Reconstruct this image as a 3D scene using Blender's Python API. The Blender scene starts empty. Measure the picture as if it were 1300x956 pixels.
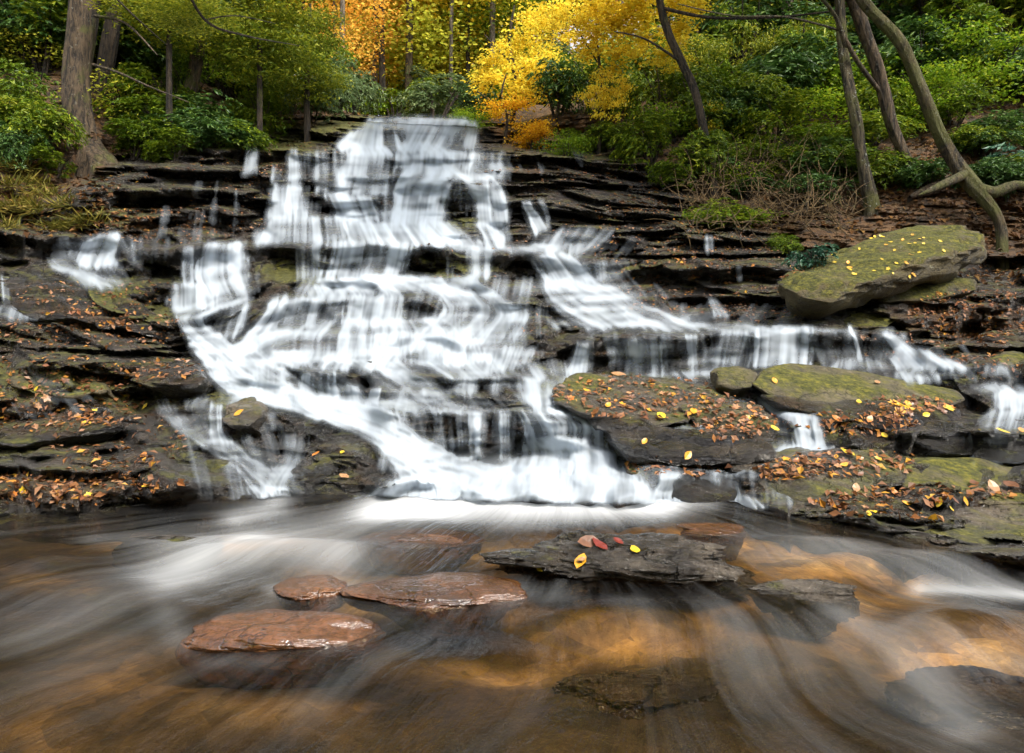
import bpy, bmesh, math, random
import numpy as np
from mathutils import Vector, Matrix
from mathutils.bvhtree import BVHTree

random.seed(7)
rng = np.random.default_rng(7)
SC = bpy.context.scene
COL = SC.collection
F = 1300 * 24 / 36.0          # focal length in photograph pixels
VH, H = 433.0, 1.0            # eye level (photograph row) and eye height above the pool

# ------------------------------------------------------------------ camera, sky, sun, exposure
cd = bpy.data.cameras.new('camera'); cam = bpy.data.objects.new('camera', cd); COL.objects.link(cam)
cam.location = (0, 0, H); cam.rotation_euler = (math.radians(90), 0, 0)
cd.lens = 24; cd.sensor_width = 36; cd.shift_y = -45 / 1300.0; cd.clip_end = 2000; cd.clip_start = 0.05
SC.camera = cam
W = bpy.data.worlds.new('World'); SC.world = W; W.use_nodes = True
wn, wl = W.node_tree.nodes, W.node_tree.links
bg = wn['Background']; sky = wn.new('ShaderNodeTexSky'); sky.sky_type = 'NISHITA'; sky.sun_disc = False
SUN_EL, SUN_AZ = 54, 142       # azimuth measured from the view direction, negative = left
sky.sun_elevation = math.radians(SUN_EL); sky.sun_rotation = math.radians(SUN_AZ)
sky.air_density = 1.0; sky.dust_density = 4.0; sky.ozone_density = 1.0
hs = wn.new('ShaderNodeHueSaturation'); hs.inputs['Saturation'].default_value = 0.3
wl.new(sky.outputs[0], hs.inputs['Color']); wl.new(hs.outputs[0], bg.inputs['Color'])
bg.inputs['Strength'].default_value = 0.15
sd = bpy.data.lights.new('sun', 'SUN'); sun = bpy.data.objects.new('sun', sd); COL.objects.link(sun)
sd.energy = 1.35; sd.angle = math.radians(16); sd.color = (1.0, 0.90, 0.74)
sun.rotation_euler = (math.radians(90 - SUN_EL), 0, math.radians(180 - SUN_AZ) )
_d = Vector((math.sin(math.radians(SUN_AZ)) * math.cos(math.radians(SUN_EL)), math.cos(math.radians(SUN_AZ)) * math.cos(math.radians(SUN_EL)), math.sin(math.radians(SUN_EL))))
sun.rotation_euler = _d.to_track_quat('Z', 'Y').to_euler()
SC.view_settings.view_transform = 'Standard'; SC.view_settings.look = 'None'
SC.view_settings.gamma = 1; SC.view_settings.exposure = 1.4
SC.render.engine = 'CYCLES'
SC.cycles.use_denoising = True
SC.cycles.max_bounces = 5; SC.cycles.transparent_max_bounces = 12; SC.cycles.diffuse_bounces = 2
SC.cycles.glossy_bounces = 2; SC.cycles.transmission_bounces = 3; SC.cycles.caustics_reflective = False
SC.cycles.sample_clamp_indirect = 4

# ------------------------------------------------------------------ small helpers
def P(u, v, D):
    return Vector(((u - 650) / F * D, D, H + (VH - v) / F * D))

def tag(o, label=None, cat=None, group=None, kind=None):
    if label: o['label'] = label
    if cat: o['category'] = cat
    if group: o['group'] = group
    if kind: o['kind'] = kind
    return o

def empty(name, loc, label, cat, group=None):
    o = bpy.data.objects.new(name, None); COL.objects.link(o); o.location = loc; o.empty_display_size = 0.2
    return tag(o, label, cat, group)

def link(name, me, parent=None, mat=None):
    o = bpy.data.objects.new(name, me); COL.objects.link(o)
    if mat and not me.materials: me.materials.append(mat)
    if parent: o.parent = parent
    return o

def mesh_np(name, V, faces, smooth=False):
    """V (n,3), faces (m,k) array of one polygon size"""
    V = np.asarray(V, np.float32); faces = np.asarray(faces, np.int32)
    me = bpy.data.meshes.new(name); n, k = faces.shape
    me.vertices.add(len(V)); me.vertices.foreach_set('co', V.ravel())
    me.loops.add(n * k); me.loops.foreach_set('vertex_index', faces.ravel())
    me.polygons.add(n)
    me.polygons.foreach_set('loop_start', np.arange(0, n * k, k, dtype=np.int32))
    me.polygons.foreach_set('loop_total', np.full(n, k, np.int32))
    me.update(calc_edges=True)
    me.polygons.foreach_set('use_smooth', np.full(n, smooth, bool))
    return me

def attr(me, name, vals):
    a = me.attributes.new(name, 'FLOAT', 'POINT'); a.data.foreach_set('value', np.asarray(vals, np.float32).ravel())

def attr_vec(me, name, vals):
    a = me.attributes.new(name, 'FLOAT_VECTOR', 'POINT'); a.data.foreach_set('vector', np.asarray(vals, np.float32).ravel())

def grid_faces(nr, nc):
    i = np.arange(nr - 1)[:, None] * nc + np.arange(nc - 1)[None, :]
    return np.stack([i, i + 1, i + nc + 1, i + nc], -1).reshape(-1, 4)

def _h(ix, iy, seed):
    n = (ix.astype(np.int64) * 374761393 + iy.astype(np.int64) * 668265263 + seed * 1442695041) & 0xffffffff
    n = ((n ^ (n >> 13)) * 1274126177) & 0xffffffff
    n = (n ^ (n >> 16)) & 0xffffff
    return n / float(0xffffff)

def vn(x, y, seed=0):
    x = np.asarray(x, float); y = np.asarray(y, float)
    ix, iy = np.floor(x), np.floor(y); fx, fy = x - ix, y - iy
    fx = fx * fx * (3 - 2 * fx); fy = fy * fy * (3 - 2 * fy)
    a, b = _h(ix, iy, seed), _h(ix + 1, iy, seed); c, d = _h(ix, iy + 1, seed), _h(ix + 1, iy + 1, seed)
    return (a * (1 - fx) + b * fx) * (1 - fy) + (c * (1 - fx) + d * fx) * fy

def fbm(x, y, seed=0, o=4, g=0.5):
    s, a, t = 0, 1, 0
    for k in range(o):
        s = s + a * vn(x * 2 ** k, y * 2 ** k, seed + k * 17); t += a; a *= g
    return s / t

def sst(x, a, b):
    t = np.clip((x - a) / (b - a), 0, 1); return t * t * (3 - 2 * t)

def blur_rows(A, r):
    r = int(r)
    for _ in range(2):
        p = np.pad(A, ((r, r), (0, 0)), 'edge'); c = np.cumsum(np.vstack([np.zeros((1, A.shape[1])), p]), 0)
        A = (c[2 * r + 1:] - c[:-2 * r - 1]) / (2 * r + 1)
    return A

def blur_cols(A, r): return blur_rows(A.T.copy(), r).T.copy()

def noise3(p, s, seed):
    """cheap 3-D noise from three planar noises"""
    x, y, z = p[:, 0] * s, p[:, 1] * s, p[:, 2] * s
    return (vn(x + 3.1, y + z * .7, seed) + vn(y + 1.7, z + x * .6, seed + 5) + vn(z + 9.2, x + y * .5, seed + 9)) / 3

# ------------------------------------------------------------------ materials
def newmat(name):
    m = bpy.data.materials.new(name); m.use_nodes = True
    n, l = m.node_tree.nodes, m.node_tree.links
    return m, n, l, n['Principled BSDF'], n['Material Output']

def ramp(n, stops):
    r = n.new('ShaderNodeValToRGB'); e = r.color_ramp.elements
    while len(e) < len(stops): e.new(0.5)
    for q, (p, c) in zip(e, stops):
        q.position = p; q.color = (*c, 1) if len(c) == 3 else c
    return r

def math_(n, l, op, a, b=None, clamp=False):
    m = n.new('ShaderNodeMath'); m.operation = op; m.use_clamp = clamp
    for i, x in enumerate((a, b)):
        if x is None: continue
        if isinstance(x, (int, float)): m.inputs[i].default_value = x
        else: l.new(x, m.inputs[i])
    return m.outputs[0]

def mixc(n, l, f, a, b):
    m = n.new('ShaderNodeMix'); m.data_type = 'RGBA'
    for i, x in ((0, f), (6, a), (7, b)):
        if isinstance(x, (int, float)): m.inputs[i].default_value = x
        elif isinstance(x, tuple): m.inputs[i].default_value = (*x, 1)
        else: l.new(x, m.inputs[i])
    return m.outputs[2]

def noise(n, l, vec, scale, detail=4, rough=0.6, dist=0.0):
    t = n.new('ShaderNodeTexNoise'); t.inputs['Scale'].default_value = scale; t.inputs['Detail'].default_value = detail
    t.inputs['Roughness'].default_value = rough; t.inputs['Distortion'].default_value = dist
    if vec is not None: l.new(vec, t.inputs['Vector'])
    return t

def mapping(n, l, src, scale=(1, 1, 1), rot=(0, 0, 0)):
    m = n.new('ShaderNodeMapping'); m.inputs['Scale'].default_value = scale; m.inputs['Rotation'].default_value = rot
    l.new(src, m.inputs['Vector']); return m.outputs[0]

def geo_pos(n):
    return n.new('ShaderNodeNewGeometry').outputs['Position']

def at_(n, name, out='Fac'):
    a = n.new('ShaderNodeAttribute'); a.attribute_name = name; return a.outputs[out]

def rock_mat(name, dark, mid, light, rough=(0.22, 0.6), mossy=0.0, bump=0.6, attrs=True, strata=14, lichen=0.0, tint=None):
    m, n, l, b, out = newmat(name)
    pos = geo_pos(n)
    n1 = noise(n, l, mapping(n, l, pos, (1.1, 1.1, strata)), 1.0, 7, 0.65, 0.5)
    n2 = noise(n, l, pos, 5, 7, 0.7)
    n3 = noise(n, l, pos, 38, 4, 0.7)
    mx = math_(n, l, 'ADD', math_(n, l, 'MULTIPLY', n1.outputs[0], 0.5), math_(n, l, 'MULTIPLY', n2.outputs[0], 0.5))
    r = ramp(n, [(0.36, dark), (0.5, mid), (0.64, light)]); l.new(mx, r.inputs[0])
    col = r.outputs[0]
    sp = ramp(n, [(0.35, (0.55,) * 3), (0.65, (1.35,) * 3)]); l.new(n3.outputs[0], sp.inputs[0])
    mm = n.new('ShaderNodeMix'); mm.data_type = 'RGBA'; mm.blend_type = 'MULTIPLY'; mm.inputs[0].default_value = 0.8
    l.new(col, mm.inputs[6]); l.new(sp.outputs[0], mm.inputs[7]); col = mm.outputs[2]
    if lichen > 0:
        ln = noise(n, l, pos, 9, 6, 0.75); lr = ramp(n, [(0.60, (0, 0, 0)), (0.66, (1, 1, 1))]); l.new(ln.outputs[0], lr.inputs[0])
        col = mixc(n, l, math_(n, l, 'MULTIPLY', lr.outputs[0], lichen), col, (0.34, 0.35, 0.26))
    ck = n.new('ShaderNodeTexVoronoi'); ck.feature = 'DISTANCE_TO_EDGE'; ck.inputs['Scale'].default_value = 1.5
    wv = n.new('ShaderNodeVectorMath'); wv.operation = 'ADD'; l.new(mapping(n, l, pos, (1, 1, 2.6)), wv.inputs[0]); dn_ = noise(n, l, pos, 3, 4, .6); l.new(dn_.outputs['Color'], wv.inputs[1]); l.new(wv.outputs[0], ck.inputs['Vector'])
    ckr = ramp(n, [(0.0, (0.15,) * 3), (0.022, (1,) * 3)]); l.new(ck.outputs[0], ckr.inputs[0])
    mk = n.new('ShaderNodeMix'); mk.data_type = 'RGBA'; mk.blend_type = 'MULTIPLY'; mk.inputs[0].default_value = .8; l.new(col, mk.inputs[6]); l.new(ckr.outputs[0], mk.inputs[7]); col = mk.outputs[2]
    n5 = noise(n, l, mapping(n, l, pos, (1.6, 1.6, strata * 3.2)), 1.0, 4, 0.6, 0.4)
    nz = n.new('ShaderNodeSeparateXYZ'); l.new(n.new('ShaderNodeNewGeometry').outputs['Normal'], nz.inputs[0])
    mn = noise(n, l, pos, 2.6, 6, 0.7)
    up = math_(n, l, 'MULTIPLY_ADD', nz.outputs[2], 0.35); n_up = up.node; n_up.inputs[2].default_value = 0.0
    base = math_(n, l, 'ADD', mn.outputs[0], up)
    if attrs: base = math_(n, l, 'ADD', base, math_(n, l, 'MULTIPLY', at_(n, 'moss'), 0.55))
    thr = 0.93 - mossy
    mr = ramp(n, [(max(0, thr - 0.10), (0, 0, 0)), (min(1, thr + 0.08), (1, 1, 1))]); l.new(base, mr.inputs[0])
    mc = noise(n, l, pos, 16, 8, 0.8); mcr = ramp(n, [(0.36, (0.014, 0.018, 0.004)), (0.5, (0.075, 0.078, 0.008)), (0.62, (0.21, 0.185, 0.02))]); l.new(mc.outputs[0], mcr.inputs[0])
    col = mixc(n, l, mr.outputs[0], col, mcr.outputs[0])
    rr = n.new('ShaderNodeMapRange'); l.new(n2.outputs[0], rr.inputs[0]); rr.inputs[1].default_value = 0.35; rr.inputs[2].default_value = 0.65
    rr.inputs[3].default_value = rough[0]; rr.inputs[4].default_value = rough[1]
    ro = math_(n, l, 'ADD', rr.outputs[0], math_(n, l, 'MULTIPLY', mr.outputs[0], 0.45), True)
    if attrs:
        soil = at_(n, 'soil')
        v = n.new('ShaderNodeTexVoronoi'); v.inputs['Scale'].default_value = 11; l.new(pos, v.inputs['Vector'])
        vr = ramp(n, [(0.0, (0.035, 0.02, 0.01)), (0.4, (0.11, 0.055, 0.02)), (0.7, (0.19, 0.095, 0.03)), (1.0, (0.06, 0.045, 0.02))])
        sx = n.new('ShaderNodeSeparateColor'); l.new(v.outputs['Color'], sx.inputs[0]); l.new(sx.outputs[0], vr.inputs[0])
        col = mixc(n, l, soil, col, vr.outputs[0])
        ro = math_(n, l, 'ADD', ro, math_(n, l, 'MULTIPLY', soil, 0.5), True)
    l.new(col, b.inputs['Base Color']); l.new(ro, b.inputs['Roughness']); b.inputs['Specular IOR Level'].default_value = 0.6
    n4 = noise(n, l, mapping(n, l, pos, (1, 1, 2.2)), 22, 5, 0.75, 0.3)
    if rough[0] < 0.3:
        wet = math_(n, l, 'SUBTRACT', 1.0, mr.outputs[0]); b.inputs['Coat Roughness'].default_value = 0.09
        if attrs: wet = math_(n, l, 'SUBTRACT', wet, soil, True)
        l.new(math_(n, l, 'MULTIPLY', wet, 0.9), b.inputs['Coat Weight'])
    bm = n.new('ShaderNodeBump'); bm.inputs['Strength'].default_value = bump; bm.inputs['Distance'].default_value = 0.12
    hsum = math_(n, l, 'ADD', math_(n, l, 'MULTIPLY', n1.outputs[0], 0.9), math_(n, l, 'ADD', math_(n, l, 'MULTIPLY', n2.outputs[0], 0.6), math_(n, l, 'ADD', math_(n, l, 'MULTIPLY', n3.outputs[0], 0.25), math_(n, l, 'MULTIPLY', n4.outputs[0], 0.42))))
    hsum = math_(n, l, 'ADD', hsum, math_(n, l, 'ADD', math_(n, l, 'MULTIPLY', n5.outputs[0], 0.5), math_(n, l, 'MULTIPLY', ckr.outputs[0], 0.35)))
    l.new(hsum, bm.inputs['Height']); l.new(bm.outputs[0], b.inputs['Normal']); l.new(bm.outputs[0], b.inputs['Coat Normal'])
    return m

M = {}
M['ledge'] = rock_mat('wet layered rock', (0.003, 0.0027, 0.0024), (0.017, 0.0110, 0.0065), (0.10, 0.055, 0.024), (0.07, 0.34), 0.02, 1.0)
M['wetrock'] = rock_mat('black wet rock', (0.005, 0.0045, 0.004), (0.016, 0.012, 0.009), (0.07, 0.052, 0.035), (0.06, 0.3), -0.06, 1.0, attrs=False, strata=9)
M['brownrock'] = rock_mat('brown stream rock', (0.008, 0.006, 0.004), (0.042, 0.030, 0.017), (0.14, 0.10, 0.055), (0.25, 0.6), 0.06, 0.8, attrs=False, strata=10, lichen=0.25)
M['mossrock'] = rock_mat('mossy rock', (0.025, 0.02, 0.01), (0.085, 0.068, 0.033), (0.17, 0.14, 0.08), (0.5, 0.8), 0.13, 0.7, attrs=False, strata=5, lichen=0.3)
M['slabrock'] = rock_mat('olive slab rock', (0.03, 0.022, 0.008), (0.095, 0.070, 0.022), (0.18, 0.14, 0.055), (0.45, 0.8), 0.2, 0.9, attrs=False, strata=2, lichen=0.45)
M['streamrock'] = rock_mat('dark stream rock', (0.006, 0.004, 0.003), (0.03, 0.019, 0.010), (0.09, 0.055, 0.028), (0.06, 0.3), -0.4, 0.9, attrs=False, strata=4)
M['orangerock'] = rock_mat('rust wet rock', (0.012, 0.0045, 0.002), (0.085, 0.030, 0.008), (0.19, 0.078, 0.03), (0.03, 0.14), -0.3, 0.28, attrs=False, strata=3)
M['speckrock'] = rock_mat('speckled wet rock', (0.009, 0.007, 0.005), (0.04, 0.030, 0.021), (0.17, 0.135, 0.10), (0.12, 0.4), -0.1, 1.0, attrs=False, strata=4)

def leaf_mat(name, stops, rough=0.45, trans=0.35, spec=0.4):
    rough = max(rough, .42); spec *= .6
    m, n, l, b, out = newmat(name)
    g = n.new('ShaderNodeNewGeometry'); oi = n.new('ShaderNodeObjectInfo')
    f = math_(n, l, 'ADD', math_(n, l, 'MULTIPLY', g.outputs['Random Per Island'], 0.8), math_(n, l, 'MULTIPLY', oi.outputs['Random'], 0.2))
    r = ramp(n, stops); l.new(f, r.inputs[0])
    l.new(r.outputs[0], b.inputs['Base Color']); b.inputs['Roughness'].default_value = rough; b.inputs['Specular IOR Level'].default_value = spec
    if trans > 0:
        t = n.new('ShaderNodeBsdfTranslucent'); l.new(r.outputs[0], t.inputs['Color'])
        mx = n.new('ShaderNodeMixShader'); mx.inputs[0].default_value = trans
        l.new(b.outputs[0], mx.inputs[1]); l.new(t.outputs[0], mx.inputs[2]); l.new(mx.outputs[0], out.inputs['Surface'])
    return m

M['rhodo'] = leaf_mat('rhododendron leaf', [(0, (0.0321, 0.0735, 0.0064)), (0.5, (0.107, 0.1784, 0.0095)), (0.8, (0.2273, 0.2938, 0.0159)), (1, (0.428, 0.4198, 0.0238))], 0.35, 0.3, 0.5)
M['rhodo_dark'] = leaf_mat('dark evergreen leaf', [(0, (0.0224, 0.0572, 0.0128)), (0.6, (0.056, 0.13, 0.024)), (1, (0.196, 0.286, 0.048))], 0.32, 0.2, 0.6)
M['teal'] = leaf_mat('bluish evergreen leaf', [(0, (0.015, 0.06, 0.0375)), (0.6, (0.045, 0.135, 0.0825)), (1, (0.135, 0.24, 0.135))], 0.3, 0.2, 0.6)
M['glauc'] = leaf_mat('greyish green leaf', [(0, (0.056, 0.105, 0.035)), (0.6, (0.14, 0.21, 0.077)), (1, (0.308, 0.364, 0.154))], 0.35, 0.35, 0.5)
M['lime'] = leaf_mat('lime green leaf', [(0, (0.0663, 0.1397, 0.0083)), (0.6, (0.1856, 0.305, 0.0156)), (1, (0.4508, 0.4829, 0.0312))], 0.45, 0.45)
M['hemlock'] = leaf_mat('hemlock foliage', [(0, (0.0592, 0.0981, 0.0081)), (0.5, (0.1627, 0.2084, 0.0151)), (1, (0.4437, 0.4168, 0.0302))], 0.5, 0.35)
M['yellow'] = leaf_mat('yellow leaf', [(0, (0.55, 0.34, 0.02)), (0.4, (0.86, 0.64, 0.05)), (0.8, (0.9, 0.78, 0.09)), (1, (0.6, 0.62, 0.06))], 0.5, 0.6, 0.3)
M['amber'] = leaf_mat('amber leaf', [(0, (0.42, 0.162, 0.012)), (0.5, (0.72, 0.3645, 0.015)), (1, (0.9, 0.648, 0.03))], 0.5, 0.5, 0.3)
M['orange'] = leaf_mat('orange canopy leaf', [(0, (0.7, 0.27, 0.03)), (0.5, (0.88, 0.5, 0.08)), (1, (0.9, 0.7, 0.14))], 0.5, 0.65, 0.3)
M['yelgreen'] = leaf_mat('yellow green canopy leaf', [(0, (0.26, 0.34, 0.03)), (0.5, (0.55, 0.56, 0.06)), (1, (0.88, 0.8, 0.1))], 0.5, 0.65, 0.3)
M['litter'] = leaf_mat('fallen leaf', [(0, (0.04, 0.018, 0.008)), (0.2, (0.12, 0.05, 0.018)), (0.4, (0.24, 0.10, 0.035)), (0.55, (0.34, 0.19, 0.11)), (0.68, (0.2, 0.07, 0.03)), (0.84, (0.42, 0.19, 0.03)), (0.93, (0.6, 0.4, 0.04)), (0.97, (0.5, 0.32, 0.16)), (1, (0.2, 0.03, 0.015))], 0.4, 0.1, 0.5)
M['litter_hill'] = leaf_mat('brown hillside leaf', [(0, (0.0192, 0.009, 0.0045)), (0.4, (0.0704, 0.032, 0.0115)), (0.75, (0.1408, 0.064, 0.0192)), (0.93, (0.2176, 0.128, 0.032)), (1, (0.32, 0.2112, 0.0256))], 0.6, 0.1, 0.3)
for k, c in (('f_yellow', (0.72, 0.5, 0.03)), ('f_gold', (0.7, 0.34, 0.025)), ('f_orange', (0.55, 0.19, 0.03)), ('f_red', (0.2, 0.03, 0.02)), ('f_tan', (0.42, 0.22, 0.1)), ('f_brown', (0.17, 0.07, 0.03))):
    m, n, l, b, out = newmat('fallen leaf ' + k[2:])
    nn = noise(n, l, geo_pos(n), 60, 4, 0.7); r = ramp(n, [(0.3, tuple(x * 0.55 for x in c)), (0.6, c)]); l.new(nn.outputs[0], r.inputs[0])
    l.new(r.outputs[0], b.inputs['Base Color']); b.inputs['Roughness'].default_value = 0.35; M[k] = m
M['grass'] = leaf_mat('grass blade', [(0, (0.06, 0.07, 0.01)), (0.6, (0.2, 0.18, 0.03)), (1, (0.36, 0.24, 0.05))], 0.6, 0.3)

def bark_mat(name, c1, c2, moss=0.5, lichen=0.2):
    m, n, l, b, out = newmat(name); pos = geo_pos(n)
    a = noise(n, l, mapping(n, l, pos, (9, 9, 1.6)), 1.6, 7, 0.7, 0.4); c = noise(n, l, pos, 2.2, 5, 0.65); d = noise(n, l, pos, 13, 4, 0.7)
    r = ramp(n, [(0.42, tuple(q * .5 for q in c1)), (0.58, tuple(q * 1.25 for q in c2))]); l.new(a.outputs[0], r.inputs[0])
    mr = ramp(n, [(0.62 - 0.25 * moss, (0, 0, 0)), (0.72 - 0.2 * moss, (1, 1, 1))]); l.new(c.outputs[0], mr.inputs[0])
    col = mixc(n, l, math_(n, l, 'MULTIPLY', mr.outputs[0], 0.75), r.outputs[0], (0.085, 0.09, 0.014))
    lr = ramp(n, [(0.62, (0, 0, 0)), (0.66, (1, 1, 1))]); l.new(d.outputs[0], lr.inputs[0])
    col = mixc(n, l, math_(n, l, 'MULTIPLY', lr.outputs[0], lichen), col, (0.32, 0.33, 0.27))
    l.new(col, b.inputs['Base Color']); b.inputs['Roughness'].default_value = 0.85
    bm = n.new('ShaderNodeBump'); bm.inputs['Strength'].default_value = 0.9; bm.inputs['Distance'].default_value = 0.16
    l.new(a.outputs[0], bm.inputs['Height']); l.new(bm.outputs[0], b.inputs['Normal'])
    return m
M['bark'] = bark_mat('brown bark', (0.025, 0.016, 0.009), (0.095, 0.064, 0.036), 0.35, 0.35)
M['bark_moss'] = bark_mat('mossy bark', (0.02, 0.015, 0.008), (0.085, 0.062, 0.03), 0.85, 0.3)
M['bark_lichen'] = bark_mat('lichen spotted bark', (0.025, 0.02, 0.012), (0.10, 0.078, 0.042), 0.5, 0.85)
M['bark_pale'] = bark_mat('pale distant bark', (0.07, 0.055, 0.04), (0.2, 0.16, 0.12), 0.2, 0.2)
M['bark_dark'] = bark_mat('dark wet bark', (0.012, 0.009, 0.006), (0.05, 0.034, 0.02), 0.1, 0.1)
M['twig'] = bark_mat('bare brown twig', (0.05, 0.03, 0.01), (0.17, 0.105, 0.04), 0.3, 0.2)

def fall_mat():
    m, n, l, b, out = newmat('silky falling water')
    x = math_(n, l, 'MULTIPLY', at_(n, 'foam'), 0.97, True)
    d = n.new('ShaderNodeBsdfDiffuse'); d.inputs['Color'].default_value = (0.56, 0.63, 0.71, 1)
    bw = n.new('ShaderNodeBump'); bw.inputs['Strength'].default_value = 0.4; bw.inputs['Distance'].default_value = 0.08; l.new(at_(n, 'form'), bw.inputs['Height']); l.new(bw.outputs[0], d.inputs['Normal'])
    tl = n.new('ShaderNodeBsdfTranslucent'); tl.inputs['Color'].default_value = (0.56, 0.63, 0.71, 1)
    ms = n.new('ShaderNodeMixShader'); ms.inputs[0].default_value = 0.3; l.new(d.outputs[0], ms.inputs[1]); l.new(tl.outputs[0], ms.inputs[2])
    t = n.new('ShaderNodeBsdfTransparent'); t.inputs['Color'].default_value = (0.97, 0.98, 0.99, 1)
    mx = n.new('ShaderNodeMixShader'); l.new(x, mx.inputs[0]); l.new(t.outputs[0], mx.inputs[1]); l.new(ms.outputs[0], mx.inputs[2])
    l.new(mx.outputs[0], out.inputs['Surface'])
    return m
M['fall'] = fall_mat()

def pool_mat():
    m, n, l, b, out = newmat('stream water')
    uv = at_(n, 'flow', 'Vector')
    a = noise(n, l, mapping(n, l, uv, (1.7, 0.05, 1)), 1.0, 6, 0.7, 0.3)
    c = noise(n, l, mapping(n, l, uv, (0.25, 0.03, 1)), 1.0, 3, 0.5, 0.5)
    s = math_(n, l, 'ADD', math_(n, l, 'MULTIPLY', a.outputs[0], 0.55), math_(n, l, 'MULTIPLY', c.outputs[0], 0.45))
    dens = at_(n, 'foam')
    x = math_(n, l, 'SUBTRACT', math_(n, l, 'ADD', s, math_(n, l, 'MULTIPLY', dens, 0.8)), 0.55)
    x = math_(n, l, 'MULTIPLY', x, 1.5, True)
    x = math_(n, l, 'MULTIPLY', x, math_(n, l, 'ADD', math_(n, l, 'MULTIPLY', dens, 1.15), 0.05), True)
    d = n.new('ShaderNodeBsdfDiffuse'); d.inputs['Color'].default_value = (0.62, 0.64, 0.66, 1)
    t = n.new('ShaderNodeBsdfTransparent'); t.inputs['Color'].default_value = (0.74, 0.66, 0.53, 1)
    bm = n.new('ShaderNodeBump'); bm.inputs['Strength'].default_value = 0.8; bm.inputs['Distance'].default_value = 0.05; rp = noise(n, l, mapping(n, l, uv, (2.2, .35, 1)), 1.0, 4, 0.6, 0.5); l.new(math_(n, l, 'ADD', s, math_(n, l, 'MULTIPLY', rp.outputs[0], .5)), bm.inputs['Height'])
    g = n.new('ShaderNodeBsdfGlossy'); g.inputs['Roughness'].default_value = 0.16; l.new(bm.outputs[0], g.inputs['Normal'])
    fr = n.new('ShaderNodeFresnel'); fr.inputs['IOR'].default_value = 1.33; l.new(bm.outputs[0], fr.inputs['Normal'])
    m1 = n.new('ShaderNodeMixShader'); l.new(fr.outputs[0], m1.inputs[0]); l.new(t.outputs[0], m1.inputs[1]); l.new(g.outputs[0], m1.inputs[2])
    m2 = n.new('ShaderNodeMixShader'); l.new(x, m2.inputs[0]); l.new(m1.outputs[0], m2.inputs[1]); l.new(d.outputs[0], m2.inputs[2])
    l.new(m2.outputs[0], out.inputs['Surface'])
    return m
M['pool'] = pool_mat()

def bed_mat():
    m, n, l, b, out = newmat('stream bed'); pos = geo_pos(n)
    a = noise(n, l, pos, 1.7, 6, 0.65, 0.6); c = noise(n, l, pos, 14, 5, 0.7)
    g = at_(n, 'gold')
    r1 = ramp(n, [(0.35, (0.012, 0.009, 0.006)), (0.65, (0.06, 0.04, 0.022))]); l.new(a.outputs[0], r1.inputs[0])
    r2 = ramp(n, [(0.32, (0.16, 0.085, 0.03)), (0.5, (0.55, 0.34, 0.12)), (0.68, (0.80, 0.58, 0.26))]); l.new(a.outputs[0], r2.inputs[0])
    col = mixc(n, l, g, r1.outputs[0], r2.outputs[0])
    sp = ramp(n, [(0.3, (0.6,) * 3), (0.7, (1.2,) * 3)]); l.new(c.outputs[0], sp.inputs[0])
    mm = n.new('ShaderNodeMix'); mm.data_type = 'RGBA'; mm.blend_type = 'MULTIPLY'; mm.inputs[0].default_value = 1
    l.new(col, mm.inputs[6]); l.new(sp.outputs[0], mm.inputs[7])
    vo = n.new('ShaderNodeTexVoronoi'); vo.inputs['Scale'].default_value = 9; l.new(noise(n, l, pos, 3, 3).outputs['Color'], vo.inputs['Vector']) if False else l.new(pos, vo.inputs['Vector'])
    sv = n.new('ShaderNodeSeparateColor'); l.new(vo.outputs['Color'], sv.inputs[0]); pv = ramp(n, [(0, (.45, .42, .4)), (.5, (.95, .9, .85)), (1, (1.5, 1.4, 1.2))]); l.new(sv.outputs[0], pv.inputs[0])
    m3 = n.new('ShaderNodeMix'); m3.data_type = 'RGBA'; m3.blend_type = 'MULTIPLY'; m3.inputs[0].default_value = .7
    l.new(mm.outputs[2], m3.inputs[6]); l.new(pv.outputs[0], m3.inputs[7]); l.new(m3.outputs[2], b.inputs['Base Color']); b.inputs['Roughness'].default_value = 0.7
    bm = n.new('ShaderNodeBump'); bm.inputs['Distance'].default_value = 0.05; bm.inputs['Strength'].default_value = 0.6; l.new(c.outputs[0], bm.inputs['Height']); l.new(bm.outputs[0], b.inputs['Normal'])
    return m
M['bed'] = bed_mat()

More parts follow.
